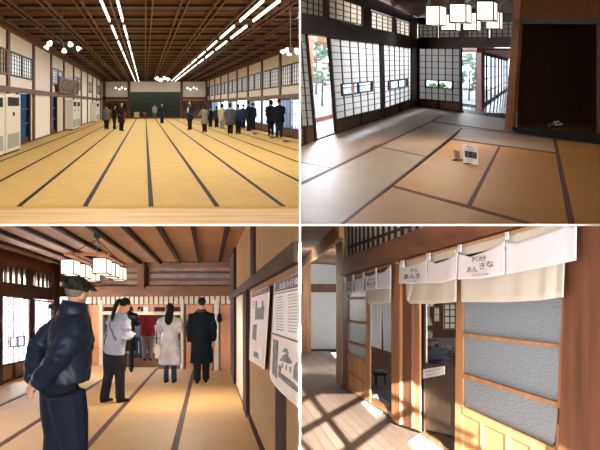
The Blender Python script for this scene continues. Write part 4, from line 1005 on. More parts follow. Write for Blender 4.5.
# room beyond the opening
YR = 25
struct('floor_next_room', MB().prism([V((p[0], p[1], B.gz(p[1])-.01)) for p in ((-6, 18.3), (-.4, 17), (-.4, YR), (-6, YR))], (0, 0, -.1)), plain('next_room_floor', (.38, .28, .22), .25, .5), 'shiny brownish floor of the next room', 'floor', BC)
struct('wall_next_room', MB().box((-7, YR, -6), (-.5, YR+.1, -.5)), M['b_dark'], 'dark back wall of the next room', 'wall', BC)
q = Quad([B.at(125, 362, YR-.05), B.at(176, 362, YR-.05), B.at(176, 322, YR-.05), B.at(125, 322, YR-.05)], V((0, -1, 0)), BC)
w_ = empty(seq('window'), q.c, 'pale sliding screens at the back of the next room', 'window', kind='structure'); panel(q, 'paper', M['paper_b'], 0, .02, w_); grid(q, 'lattice', M['b_dark'], 8, 5, .02, .02, .02, .04, w_)
# plates above the crossbar
for i, (x, w_, c_) in enumerate(((118, 4.5, 'b_door'), (136, 3.2, 'b_door'), (146.5, 4.2, 'white_edge'), (152.5, 4, 'b_door'), (168, 4, 'b_door'))):
    q = BWp.R(x-w_/1.6, 305, 311.8, x+w_/1.6, 305, 311.8, -.05); o = q.box(MB(), 0, 1, 0, 1, 0, .03).build('wooden_plaque', M[c_], clip=BC, bevel=.006)
    tag(o, ('small white plaque' if c_ == 'white_edge' else 'small brown plaque')+' above the crossbar, %s from the left' % ordn[i], 'plaque', 'plaques above the opening')
# wall posters
PW = Plane((B.W(BR_-.04, 4, 0).x, 4), (B.W(BR_-.04, 16, 0).x, 16), BC)
M['pp'] = plain('poster_paper', (.85, .84, .84), .5, .3, var=.02); M['pp2'] = plain('poster_pink', (.83, .73, .69), .5, .3, var=.02); M['pur'] = plain('poster_purple', (.085, .022, .06), .5)
M['pgrey'] = plain('poster_photo', (.10, .11, .11), .5, var=1.2, scale=14, c2=(.02, .02, .02)); M['pink'] = plain('poster_ink', (.10, .10, .12), .6)
def pxq(pl, pts, mb=None): return [pl.P(*p) for p in pts]
t = empty('wall_poster', PW.P(259, 330), 'smaller exhibition poster with purple header and old photos', 'poster')
def pslab(name, pts, mat, parent, o0=0, o1=.012):
    m = MB().prism([PW.P(*p, o0) for p in pts], PW.n*(o1-o0)); return m.build(name, M[mat], parent, clip=BC)
pslab('sheet', [(252, 293), (270.3, 286.2), (264.8, 369), (250.3, 360)], 'pp2', t)
pslab('backing', [(253, 293), (272, 285.5), (266.6, 369), (251, 360)], 'b_dark', t, -.03, -.002)
pslab('header', [(252, 293.2), (270.2, 286.4), (269.5, 292), (251.7, 297.6)], 'pur', t, .012, .014)
pslab('photo', [(255.5, 309), (264.5, 306), (263.5, 319.5), (255, 319.5)], 'pgrey', t, .012, .015)
for xx in (256.4, 262.8): pslab('photo_detail', [(xx-.5, 301), (xx+.5, 300.5), (xx+.9, 309), (xx-.9, 309)], 'pgrey', t, .012, .015)
pslab('photo', [(253, 325), (256.8, 324), (256.2, 340.5), (252.5, 339)], 'pgrey', t, .012, .015)
pslab('photo', [(254, 351), (259, 353.5), (258.6, 359), (253.6, 356)], 'pgrey', t, .012, .015)
pslab('map', [(258.5, 345), (263, 346), (262, 360), (258, 357)], 'pp', t, .012, .015)
q = PW.Q((253, 296.2), (262, 292.6), (262, 289.9), (253, 293.9), .015); text('主臣の行幸', q, 'title', M['pp'], t, .02, .98, .2, .8, .003)
for k in range(5):
    y = 301+k*1.7; pslab('text_line', [(252.2, y), (255, y-.3), (255, y+.2), (252.2, y+.5)], 'pink', t, .012, .014)
t = empty('wall_poster', PW.P(285, 340), 'large rounded exhibition poster at the right edge with purple header', 'poster')
pslab('sheet', [(276, 283.5), (306, 270), (306, 415), (299, 406.5), (290, 399), (282, 391.5), (276.5, 385.5), (272.3, 380), (271, 374)], 'pp', t)
pslab('header', [(276, 283), (306, 270), (306, 285.5), (274.8, 292.3)], 'pur', t, .012, .016)
pslab('header_line', [(274.7, 293.6), (306, 287.2), (306, 288.3), (274.6, 294.6)], 'pur', t, .012, .015)
pslab('band', [(274.8, 292.3), (306, 285.5), (306, 287.2), (274.7, 293.6)], 'pp2', t, .012, .0145)
pslab('lower_sheet', [(272.6, 334), (306, 345), (306, 414), (299, 405), (290, 398), (282, 390.5), (277, 385), (273, 379), (271.8, 374)], 'pp2', t, .012, .014)
pslab('divider', [(272.5, 332.6), (306, 343.5), (306, 345.2), (272.4, 334.2)], 'pur', t, .014, .017)
pslab('photo', [(273.6, 339), (278.5, 340.8), (277, 378.5), (272.5, 373.5)], 'pgrey', t, .014, .017)
q = PW.Q((279, 291), (299, 286), (299, 275), (279, 282.6), .017); text('主臣の行幸', q, 'title', M['pp'], t, .03, 1, .15, .85, .003)
# castle gate drawing of the lower sheet
for pts in ([(280, 360.5), (283.5, 355), (287, 353.5), (292.5, 363), (290, 364), (281.5, 360.8)], [(282.5, 351.5), (285, 348), (287.5, 349), (289, 354.5), (286, 352.5)], [(282, 363), (283, 363.6), (283, 368), (282, 367.4)], [(286, 365), (287, 365.6), (287, 370.5), (286, 370)], [(290, 366.5), (291, 367), (291, 373), (290, 372.5)], [(279, 365), (281, 366), (281, 372), (279, 370.5)], [(278.5, 371), (294, 383), (300, 389), (300, 394), (288, 385), (278.5, 376)], [(293.5, 378), (294.5, 366), (297, 362), (299, 371), (302, 368), (302, 386)]):
    pslab('picture', pts, 'pgrey', t, .014, .017)
for k in range(13):
    for (xa, xb) in ((276.5, 284.5), (288.5, 298.8)):
        y = 297.5+k*2.6; sl_ = (1-(k/7))*.18; yl = y-(xa-276)*.20*(1-k/7); yr = y-(xb-276)*.20*(1-k/7)
        pslab('text_line', [(xa, yl), (xb-random.random()*2, yr), (xb-2, yr+.75), (xa, yl+.75)], 'pink' if k % 4 == 0 else 'grille', t, .012, .0145)
# lamp of the poster room
lp = empty('box_pendant_lamp', B.at(97, 256, 11), 'long hanging frame of six glowing square lamps in the poster room', 'ceiling lamp')
for (xc, ya, yb, u_off) in (((63, 76), 257.3, 271.8, 0), ((95, 109), 256, 271, 0)):
    x0, x1 = xc; Y = 10.0; z_c = B.at(0, (ya+yb)/2, Y).z-B.gz(Y); sx = (x1-x0)/F*Y; sz = (yb-ya)/F*Y; u = ((x0+x1)/2-208)/F*Y
    for k in range(3):
        y_ = Y+.25+k*.95; a = B.W(u, y_, z_c)
        boxlamp(lp, (a.x, a.y, a.z), sx, .5, sz, M['b_beam'], BC, B.k, B.s)
    a, b = B.W(u, Y-.1, z_c+sz/2+.02), B.W(u, Y+2.5, z_c+sz/2+.02)
    MB().hexa([a+V((-.05, 0, 0)), a+V((.05, 0, 0)), b+V((.05, 0, 0)), b+V((-.05, 0, 0)), a+V((-.05, 0, .03)), a+V((.05, 0, .03)), b+V((.05, 0, .03)), b+V((-.05, 0, .03))]).build('rail', M['b_door'], lp, clip=BC)
ua, ub = (69.5-208)/F*10, (102-208)/F*10; zz = B.at(0, 257, 10).z-B.gz(10)+.03
for Y in (10.1, 12.3): B.ubox(MB(), ua-.1, ub+.1, Y, Y+.08, zz, zz+.04).build('crossbar', M['b_door'], lp, clip=BC)
hk = B.W((97.5-208)/F*11.4, 11.4, ZB-.1)
MB().rings([(hk.x, hk.y, hk.z, .02, .02), (hk.x, hk.y, hk.z+.03, .06, .06), (hk.x, hk.y, hk.z+.1, .06, .06)]).build('ceiling_hook', M['metal'], lp, clip=BC)
for u in (ua, ub):
    for Y in (10.14, 12.34): MB().tube([hk, B.W(u, Y, zz+.03)], .006, 5).build('chain', M['metal'], lp, clip=BC)
# visitors of the poster room
def capmat():
    m = plain('camouflage_cap', (.022, .024, .017), .9, .05, var=.6, scale=30, c2=(.006, .006, .007)); return m
def manx(root, U, S, Hd, J, coat):
    MB().tube([U(0, -.0, .82), U(0, .006, .890)], [(.070*1.7, .066*1.7), (.050*1.7, .054*1.7)], 16).build('collar', PM[(.012, .022, .05)], coat, smooth=True)
    m = MB(); m.tube([U(-.05, -.085, .855), U(0, -.10, .865), U(.05, -.085, .855)], .010*1.7, 6); m.build('backpack_loop', cloth(BK), coat, smooth=True)
    MB().ell(Hd(0, -.052, .962), (.02, .01, .006)).build('cap_buckle', M['grille'], root)
coatm = plain('navy_nylon', (.005, .013, .033), .5, .35, var=.15, scale=4); PM[(.012, .022, .05)] = coatm
p = B.at(63, 300, 5.35); p.z = B.gz(p.y)+.03
man = person(p, 1.65, math.radians(-55), dict(turn=.5, step=.03, stance=.075, coat=(.012, .022, .05), coatmat=coatm, hem=.535, puff=1.20, deep=1.2, w=1.04, lean=.12, nod=.12, arms=('behind', 'behind'), legs=(.010, .014, .028), lw=1.62, hair='short', haircol=(.16, .14, .12), cap=capmat(), fine=True, vox=.014, sleeve=1.45, belly=.012, extra=manx), 'man in navy jacket and camouflage cap, hands clasped behind his back', clip=BC)
def bperson(x, fy, hy, yaw, st, lb, Y=None):
    if Y: p = B.at(x, fy, Y); p.z = B.gz(Y)+.03
    else: p = B.floor(x, fy, .03)
    Ht = (fy-hy)/F*p.y; return person(p, Ht, yaw, dict(vox=.018, fine=True, **st), lb)
def bag(c, pos, sz):
    def f(root, U, S, Hd, J, coat):
        a = U(*pos); s = V(sz)
        b = MB().box(tuple(a-s), tuple(a+s)).build('bag', cloth(c), root, bevel=.02)
        MB().tube([a+V((0, -s.y*.6, s.z)), a+V((0, 0, s.z+.18)), a+V((0, s.y*.6, s.z))], .009, 6).build('strap', cloth(c), b)
    return f
def w1x(root, U, S, Hd, J, coat):
    MB().tube([U(-.085, -.03, .82), U(-.02, -.088, .72), U(.09, -.06, .60)], .006, 6).build('shoulder_strap', cloth(BK), coat)
w1 = bperson(112, 402.5, 296.3, math.radians(-42), dict(coat=(.30, .32, .40), hem=.47, w=1.12, puff=1.12, sleeve=1.3, lw=1.35, lean=.16, nod=.35, legs=(.014, .016, .022), hair='ponytail', arms=('front', 'front'), step=.055, extra=w1x), 'woman in grey lavender jacket with ponytail looking down'); w1.rotation_euler[1] = .07
bperson(127.5, 377.5, 305, 0.2, dict(coat=(.014, .014, .018), hem=.30, legs=BK, hair='bob', arms=('down', 'front'), extra=bag((.55, .12, .03), (.10, .02, .56), (.03, .06, .07))), 'dark clothed person with orange bag behind the ponytailed woman', 16.6)
bperson(147.5, 362.5, 305.8, .3, dict(coat=(.22, .018, .025), hem=.44, w=1.25, puff=1.05, legs=(.26, .22, .18), lw=1.3, arms=('front', 'front'), hair='short'), 'person in dark red jacket in the next room', 20.6)
bperson(138.3, 359, 306, -.2, dict(coat=(.05, .14, .22), hem=.40, w=.9, legs=(.03, .05, .09), hair='short'), 'person in blue just left of the red jacket in the next room', 21.8)
bperson(110, 357, 309, .0, dict(coat=(.02, .02, .024), hem=.36, legs=BK, hair='short'), 'dark person at the left side of the next room', 22)
bperson(170, 382.8, 303.2, math.radians(-4), dict(coat=(.50, .48, .52), hem=.235, flare=1.15, w=1.2, legs=(.02, .035, .07), hair='long', arms=('bag', 'front'), nod=.1, extra=bag((.62, .56, .48), (-.15, .0, .40), (.05, .09, .14))), 'woman with long black hair in a pale lavender coat with white tote')
bperson(201.5, 383, 297.2, math.radians(8), dict(coat=(.006, .011, .018), hem=.235, flare=.9, w=1.15, legs=BK, lw=1.3, hair='short', arms=('down', 'down'), turn=.35, collar=(.05, .06, .07), step=.03), 'man in long dark teal coat standing at the right of the opening')
# ================================================================== BOTTOM RIGHT: the veranda with the tea room
E = Room(230, 303.5, 1.5, (1, -1)); EC = (1, -1)
def ef(px, py, z=0): return E.floor(px, py, z)
A0 = ef(339, 384); dF = V(((230-300)/F, 1, 0))
FA = Plane((A0.x-dF.x*9.4, A0.y-9.4), (A0.x+dF.x*2, A0.y+2), EC)
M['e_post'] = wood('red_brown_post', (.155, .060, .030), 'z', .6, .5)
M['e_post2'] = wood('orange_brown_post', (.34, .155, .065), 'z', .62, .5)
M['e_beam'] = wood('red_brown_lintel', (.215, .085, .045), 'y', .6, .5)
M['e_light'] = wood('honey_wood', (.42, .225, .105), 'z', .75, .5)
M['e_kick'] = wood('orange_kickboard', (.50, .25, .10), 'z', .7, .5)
M['e_floor'] = boards('worn_veranda_board', (.26, .195, .16), (1, .0972, 0), .125, .42, .09, .45, .28, (9, .5, 9))
M['noren'] = paper('white_noren', (.80, .83, .95), .18); M['noren2'] = paper('cream_noren', (.63, .63, .60), .12)
M['lace'] = paper('lace', (.72, .74, .80), .3)
def er(x0, t0, b0, x1, t1, b1, o0, o1, mat, label, cat='beam', nm_=None, kind=True):
    q = FA.R(x0, t0, b0, x1, t1, b1, 0); m = q.box(MB(), 0, 1, 0, 1, o0, o1)
    if kind: return struct(nm_ or seq('trim'), m, M[mat] if isinstance(mat, str) else mat, label, cat, EC)
def equ(bl, br, tr, tl, o0, o1, mat, label, cat='beam', name=None, parent=None):
    q = FA.Q(bl, br, tr, tl, o1).shift(-o1); m = q.box(MB(), 0, 1, 0, 1, o0, o1)
    if parent is not None: return m.build(name, M[mat] if isinstance(mat, str) else mat, parent, clip=EC)
    return struct(name or seq('trim'), m, M[mat] if isinstance(mat, str) else mat, label, cat, EC)
bl_ = lambda x: 384+(x-339)*.7424        # base line of the facade
# floor
g = MB().prism([V((p[0], p[1], E.gz(p[1]))) for p in ((-.5, 3), (3.2, 3), (A0.x+.2, A0.y), (-.05, 23.5), (-.9, 23.5))], (0, 0, -.1))
g = MB().prism([V((p[0], p[1], E.gz(p[1]))) for p in ((-.5, -4.9), (3.2, -4.9), (1.7, 6), (1.1, 13.8), (.9, 24), (-.9, 24))], (0, 0, -.1))
struct('floor_veranda', g, M['e_floor'], 'worn wooden veranda floor crossed by lattice shadows', 'floor', EC)
# facade members
equ((336, 383), (342.3, 388), (342.5, 215), (336, 215), -.03, .02, 'e_light', 'slim post at the far end of the tea room front', 'post')
equ((340, 276), (620, 198), (620, 150), (344, 258), -.08, .10, 'e_beam', 'big red brown lintel beam over the noren curtains')
equ((342, 283), (391, 270), (391, 256), (342, 272), -.08, .02, 'e_beam', 'shaded lower rail of the lintel beam above the far door')
equ((396, 268), (600, 214), (600, 203), (396, 256), -.08, .02, 'e_beam', 'shaded lower rail of the lintel beam above the near door')
equ((391.5, 420), (399.5, 424.5), (399.5, 240), (391.5, 245), -.05, .09, 'e_post2', 'front face of the middle post between the two doors', 'post')  # lit face of the post, its light put into a lighter wood
equ((399.5, 424.5), (411.5, 428), (411.5, 240), (399.5, 240), -.10, .055, 'e_post', 'broad shaded side of the middle post between the two doors', 'post')  # side of the same post, its shade put into a darker wood
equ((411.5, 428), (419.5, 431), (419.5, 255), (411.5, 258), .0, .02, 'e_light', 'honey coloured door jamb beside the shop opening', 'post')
equ((556, 500), (610, 560), (614, 180), (569, 180), -.10, .08, 'e_post', 'broad red brown post at the right picture edge', 'post')
equ((344, 260), (450, 219), (450, 170), (344, 205), -.05, -.04, 'plaster', 'pale boards behind the high lattice', 'board')
m = MB(); q = FA.Q((346, 258.5), (440, 222), (440, 176), (346, 196))
for i in range(16): q.box(m, i/16+.005, i/16+.028, 0, 1, -.038, -.028)
for v in (.15, .5, .85): q.box(m, 0, 1, v, v+.05, -.038, -.026)
struct('window_lattice', m, M['dark'], 'dark vertical lattice above the far door', 'lattice', EC)
equ((338, 384.5), (391.5, 416), (391.5, 412), (338, 381.5), -.12, -.02, 'e_post2', 'wooden door sill under the far door', 'sill')
equ((419, 432), (470, 468), (470, 464), (419, 429), -.30, -.12, 'e_post2', 'wooden door sill under the near door', 'sill')
# far sliding door
def slab_(t, name, bl, br, tr, tl, o0, o1, mat): return equ(bl, br, tr, tl, o0, o1, mat, None, None, name, t)
M['frost'] = None
m_, nt_, b_ = nm('frosted_glass'); b_.inputs['Base Color'].default_value = (.22, .30, .40, 1); b_.inputs['Roughness'].default_value = .22; b_.inputs['Specular IOR Level'].default_value = .9
tc_ = N(nt_, 'ShaderNodeTexCoord'); vo = N(nt_, 'ShaderNodeTexVoronoi'); vo.inputs['Scale'].default_value = 55; mp_ = N(nt_, 'ShaderNodeMapping'); mp_.inputs['Scale'].default_value = (1, .35, 1); bu = N(nt_, 'ShaderNodeBump'); bu.inputs['Strength'].default_value = .22; bu.inputs['Distance'].default_value = .02
nt_.links.new(tc_.outputs['Object'], mp_.inputs[0]); nt_.links.new(mp_.outputs[0], vo.inputs['Vector']); nt_.links.new(vo.outputs['Distance'], bu.inputs['Height']); nt_.links.new(bu.outputs['Normal'], b_.inputs['Normal'])
M['frost'] = m_
d = empty(seq('door'), FA.P(356, 395), 'far sliding door with frosted glass and sunlit wooden kickboard', 'sliding door', kind='structure')
slab_(d, 'stile', (342.3, 386), (348, 389.5), (348, 272), (342.3, 274), -.005, .012, 'e_post')
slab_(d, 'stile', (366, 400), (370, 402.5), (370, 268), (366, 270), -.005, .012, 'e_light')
slab_(d, 'kickboard', (348, 389), (366, 399.5), (366, 364.5), (348, 352.5), -.02, .0, 'e_kick')
for a in (297.5, 320, 340.5, 353): 
    f = lambda x: a+(x-348)*(a-303.5)/118
    slab_(d, 'rail', (348, f(348)+2.2), (366, f(366)+2.4), (366, f(366)), (348, f(348)), -.02, .015, 'e_post2' if a < 350 else 'e_light')
slab_(d, 'rail', (348, 389.3), (366, 400), (366, 395.5), (348, 385.5), -.02, .015, 'e_light')
slab_(d, 'rail', (348, 371.5), (366, 385.5), (366, 383.5), (348, 370), -.02, .01, 'e_post2')
slab_(d, 'frosted_pane', (348, 353), (366, 365), (366, 290), (348, 291), -.012, -.006, 'frost')
# near sliding door
d = empty(seq('door'), FA.P(510, 440), 'near sliding door with three large frosted panes', 'sliding door', kind='structure')
slab_(d, 'stile', (454.5, 470), (462.7, 477), (462.7, 262), (456.5, 263), -.002, .012, 'e_light')
slab_(d, 'stile', (551, 540), (560, 548), (570, 215), (566, 215), -.02, .035, 'e_post2')
slab_(d, 'rail', (462.5, 336.5), (563.3, 348.3), (563.5, 345), (462.5, 333), -.02, .025, 'e_light')
slab_(d, 'rail', (462.5, 377.5), (559.3, 407.3), (559.5, 403.3), (462.5, 373.2), -.02, .025, 'e_light')
slab_(d, 'rail', (462.5, 414), (551.5, 457), (552.5, 447.5), (462.5, 406.5), -.02, .025, 'e_light')
slab_(d, 'kickboard', (462.5, 475), (551, 545), (552, 456), (462.5, 413), -.015, .01, 'e_kick')
for x in (480, 505, 530): slab_(d, 'kickboard_batten', (x, 480+(x-462)*.75), (x+2.2, 482+(x-462)*.75), (x+2.2, 414+(x-462)*.48), (x, 413+(x-462)*.48), .01, .022, 'e_light')
slab_(d, 'frosted_pane', (462.5, 334), (563.6, 346), (566, 262), (462.5, 262), -.012, -.006, 'frost')
slab_(d, 'frosted_pane', (462.5, 375), (559.6, 405), (563.4, 347), (462.5, 335), -.012, -.006, 'frost')
slab_(d, 'frosted_pane', (462.5, 408), (552.4, 449), (559.4, 405), (462.5, 376), -.012, -.006, 'frost')
slab_(d, 'finger_pull', (557.2, 424), (560.6, 426), (561.2, 409.5), (558, 408), .03, .038, 'dark')
# noren curtains
def clothsheet(name, top, bot, mat, parent, off=.14, nu=26, nv=10, amp=.012, fr=5, ph=0, th=.003):
    """cloth hung between two sighted polylines on the front of the facade"""
    def pl_(P, u):
        k = u*(len(P)-1); i = min(int(k), len(P)-2); f = k-i; return (P[i][0]*(1-f)+P[i+1][0]*f, P[i][1]*(1-f)+P[i+1][1]*f)
    m = MB(); vs = []
    for lay in (0, 1):
        for j in range(nv+1):
            for i in range(nu+1):
                u, v = i/nu, j/nv; a, b = pl_(top, u), pl_(bot, u)
                w_ = amp*math.sin(u*fr*6.28+ph+v*.6)*(.25+.75*v)+amp*.4*math.sin(u*fr*13+2)*v
                vs.append(FA.P(a[0]*(1-v)+b[0]*v, a[1]*(1-v)+b[1]*v, off+w_+lay*th))
    fs = []; n = (nu+1)*(nv+1)
    for j in range(nv):
        for i in range(nu):
            a = j*(nu+1)+i; fs.append((a, a+1, a+nu+2, a+nu+1)); fs.append((n+a+nu+1, n+a+nu+2, n+a+1, n+a))
    for i in range(nu): fs.append((i, n+i, n+i+1, i+1)); a = nv*(nu+1)+i; fs.append((a, a+1, n+a+1, n+a))
    for j in range(nv): a = j*(nu+1); fs.append((a, a+nu+1, n+a+nu+1, n+a)); a += nu; fs.append((a, n+a, n+a+nu+1, a+nu+1))
    m.add(vs, fs); return m.build(name, M[mat], parent, clip=EC, smooth=True)
def pole(a, b, label):
    t = empty('curtain_pole', FA.P(*a, .14), label, 'curtain pole', kind='structure'); MB().tube([FA.P(*a, .14), FA.P(*b, .14)], .011, 8).build('rod', M['e_light'], t, clip=EC)
    for p in (a, b): MB().tube([FA.P(*p, .02), FA.P(*p, .15)], .012, 6).build('bracket', M['metal'], t, clip=EC)
pole((343, 279.5), (391, 264.8), 'thin bamboo curtain pole over the far door')
pole((397, 263.3), (578, 214.5), 'thin bamboo curtain pole over the near door')
py_ = lambda x: 262.7-(x-399)*.2695
def tabs(t, xs, w=2.2, yf=py_, h=6):
    for x in xs: clothsheet('hanging_loop', [(x-w, yf(x)-1.6), (x+w, yf(x)-2)], [(x-w, yf(x)+h), (x+w, yf(x)+h-.4)], 'noren', t, off=.158, nu=2, nv=2, amp=0)
t = empty('noren_curtain', FA.P(480, 290, .14), 'wide white noren with black brush lettering and cream lower cloth over the near door', 'curtain')
clothsheet('lower_cloth', [(405.5, 276), (430, 270), (456.8, 263)], [(406.5, 299), (409.5, 303.6), (433, 303.8), (456.5, 302)], 'noren2', t, .115, 24, 8, .010, 3)
clothsheet('lower_cloth', [(461, 264), (505, 250), (545, 240), (566, 235)], [(461.3, 302), (505, 302.3), (540, 300.5), (563.5, 297)], 'noren2', t, .115, 30, 8, .010, 4, 1)
cl = [([(399.5, 263.5), (407, 266), (418, 263.5), (427.3, 258.5)], [(398.7, 283.3), (412, 283.8), (426.5, 283.3)], 0),
      ([(427.6, 259), (436, 263.5), (448, 259.5), (458, 252.5)], [(427, 283.3), (442, 283), (456.5, 279)], 1),
      ([(458.5, 253), (470, 257), (488, 250.5), (505, 241)], [(457.5, 279.5), (480, 279), (504.5, 274.8)], 2),
      ([(505.6, 242), (516, 243.5), (530, 239), (560, 229), (577, 217)], [(506, 274.6), (540, 268), (576.5, 260.3)], 3)]
upper = [clothsheet('upper_cloth', a, b, 'noren', t, .145, 24, 9, .008, 1.3, p) for a, b, p in cl]
clothsheet('hem_band', [(403, 261.5), (430, 254.5), (458, 247)], [(403, 268), (430, 263), (458, 256)], 'noren2', t, .13, 12, 3, .003, 2)
clothsheet('hem_band', [(460, 246.5), (510, 233), (575, 215)], [(460, 256), (510, 246), (575, 228)], 'noren2', t, .13, 16, 3, .003, 2)
tabs(t, (402.5, 428.6, 459.6, 507)); 
def brush(par, lines, latin, box, off, o=.014):
    (xa, ya, xb, yb), sl = box, off      # sighted box and slant
    def fn(x0, x1, y0, y1):
        return lambda u, v, o_: FA.P(x0+(x1-x0)*u, (y1-(y1-y0)*v)+sl*(x0+(x1-x0)*u-xa), .145+o)
    for (s_, u0, u1, v0, v1) in lines:
        x0, x1 = xa+(xb-xa)*u0, xa+(xb-xa)*u1; y0, y1 = ya+(yb-ya)*v0, ya+(yb-ya)*v1
        text(s_, fn(x0, x1, y0, y1), 'brush_letters', M['ink'], par)
        if True: text(s_, (lambda g: lambda u, v, o_: g(u+.016, v, o_))(fn(x0, x1, y0, y1)), 'brush_letters', M['ink'], par)
    x0, x1 = xa+(xb-xa)*.2, xa+(xb-xa)*.78
    text(latin, fn(x0, x1, ya+(yb-ya)*.9, yb), 'latin_letters', M['ink'], par)
brush(upper[0], [('から', .38, .80, 0, .32), ('あんき', 0, .95, .40, .78)], 'cafe and zakka', (403.8, 268.5, 420.5, 282.3), -.06)
brush(upper[2], [('かくれや', .18, .68, 0, .28), ('あ', 0, .16, .52, .80), ('ん', .20, .38, .50, .80), ('き', .46, .64, .36, .70), ('な', .70, .98, .30, .62)], 'cafe and zakka', (466.8, 257, 494.5, 276.5), -.085)
t = empty('noren_curtain', FA.P(368, 300, .14), 'small white noren with lettering and cream lower cloth over the far door', 'curtain')
pf_ = lambda x: 279.5-(x-343)*.306
clothsheet('lower_cloth', [(366, 284), (391.3, 280)], [(367.3, 303.3), (378, 304.3), (391, 303)], 'noren2', t, .115, 12, 8, .008, 3)
u2 = []
for i, (a, b, p) in enumerate((([(344.8, 281.2), (350, 281.6), (353.8, 279.6)], [(344.4, 294), (353, 294.3)], 0), ([(354.4, 279.6), (360, 279), (364.8, 275.3)], [(354.4, 293), (364, 290)], 1), ([(365.3, 276), (371, 276), (377, 272.5)], [(365.3, 290.5), (377.3, 289.2)], 2), ([(377.4, 273), (384, 272), (391.3, 264.5)], [(377.4, 289.2), (391.2, 288.5)], 3))):
    u2.append(clothsheet('upper_cloth', a, b, 'noren', t, .145, 10, 8, .006, 1, p))
tabs(t, (345, 353.3, 363.5, 376.2), 1, pf_, 4)
brush(u2[0], [('から', .2, .8, 0, .3), ('あん', .05, .95, .36, .8)], 'cafe', (346.3, 283.3, 352.3, 293), -.05)
brush(u2[2], [('から', .2, .8, 0, .3), ('あんき', 0, .95, .36, .8)], 'cafe and', (366.6, 278, 375.5, 288.5), -.08)
t = empty('lace_curtain', FA.P(380, 330, .0), 'white lace curtain hanging in the dark far doorway', 'curtain')
clothsheet('lace_panel', [(370, 297), (382, 295)], [(369.8, 345.5), (376, 347.5), (381.5, 349.5)], 'lace', t, .0, 22, 6, .016, 4)
clothsheet('lace_panel', [(382, 295), (391.3, 294)], [(383.5, 350), (391.2, 352.5)], 'lace', t, .0, 18, 6, .016, 3, 2)
# inside the tea room
bk = Plane((FA.A.x+1.9, FA.A.y), (FA.B.x+1.9, FA.B.y), EC)
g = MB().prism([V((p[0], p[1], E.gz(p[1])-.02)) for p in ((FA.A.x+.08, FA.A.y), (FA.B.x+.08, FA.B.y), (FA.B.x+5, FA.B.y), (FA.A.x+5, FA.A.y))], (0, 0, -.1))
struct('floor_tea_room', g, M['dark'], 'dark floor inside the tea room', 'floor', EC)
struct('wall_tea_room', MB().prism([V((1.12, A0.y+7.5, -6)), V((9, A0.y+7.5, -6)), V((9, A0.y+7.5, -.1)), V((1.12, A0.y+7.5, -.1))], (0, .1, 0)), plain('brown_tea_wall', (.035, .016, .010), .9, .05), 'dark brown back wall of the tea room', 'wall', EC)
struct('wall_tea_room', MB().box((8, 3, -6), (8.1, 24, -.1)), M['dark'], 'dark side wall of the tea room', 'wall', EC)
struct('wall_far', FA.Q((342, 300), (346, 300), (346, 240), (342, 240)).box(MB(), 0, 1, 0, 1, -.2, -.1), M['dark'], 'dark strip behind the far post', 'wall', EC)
def ed(px, py, Y): return E.at(px, py, Y)
def ebox(px0, px1, y0, y1, Y, dY): 
    return MB().prism([ed(px0, y1, Y), ed(px1, y1, Y), ed(px1, y0, Y), ed(px0, y0, Y)], (0, dY, 0))
# inner grid windows
for (x0, x1, y0, y1, Y, nu, nv, lb) in ((434.5, 439, 307.5, 321.5, 17, 2, 2, 'tiny bright grid window deep inside the tea room'), (443.5, 455.5, 303, 329.5, 16, 2, 4, 'pale grid window inside the tea room beside the near door'), (420.5, 434, 300, 306.5, 19, 3, 1, 'small pale window strip under the noren inside the tea room')):
    q = Quad([ed(x0, y1, Y), ed(x1, y1, Y), ed(x1, y0, Y), ed(x0, y0, Y)], V((0, -1, 0)), EC)
    w_ = empty(seq('window'), q.c, lb, 'window', kind='structure'); frame(q, 'frame', M['e_post'], .08, .05, 0, .06, w_); grid(q, 'lattice', M['dark'], nu, nv, .06, .03, 0, .05, w_)
    q.box(MB(), 0, 1, 0, 1, -.02, -.01).build('paper', emis('glowing_paper_%d' % int(x0), (.55, .52, .42), .45), w_, clip=EC)  # glow is emission put into the paper, no light stands behind it
# display stand behind the shop opening
t = empty('display_stand', FA.P(436, 440, -.3), 'dark wooden display stand with a sunlit front in the shop opening', 'stand', kind='structure')
equ((424, 429), (455.5, 436), (455.5, 368), (424, 362.5), -.05, -.03, wood('stand_front', (.032, .021, .015), 'z', .6), None, None, 'front_board', t)
equ((420, 431), (424.3, 432), (424.3, 300), (420, 300), -.035, -.02, 'dark', None, None, 'upright', t)
a = [FA.P(424, 367, -.14), FA.P(455, 371, -.14), FA.P(450, 362, -1.0), FA.P(426, 360, -1.0)]
MB().prism(a, (0, 0, -.03)).build('shelf', M['e_post'], t, clip=EC)
equ((424.4, 364), (426.4, 364), (426.4, 300), (424.4, 300), -.05, -.04, 'plaster', None, None, 'white_edge', t)
q = FA.Q((422.8, 378.5), (444, 374.5), (444, 366), (422.8, 369.3), -.01).shift(.01); s_ = empty('paper_sign', q.c-V((0, 0, .1)), 'white paper sign with one line of black writing on the display stand', 'sign')
q.box(MB(), 0, 1, 0, 1, -.02, -.012).build('sheet', plain('sign_paper', (.62, .68, .80), .6), s_, clip=EC)
text('営業中です', q, 'letters', M['ink'], s_, .16, .84, .52, .82, -.008); text('お気軽にどうぞ', q, 'letters', M['ink'], s_, .16, .84, .14, .40, -.008)
def prop(name, label, cat, build): 
    return build
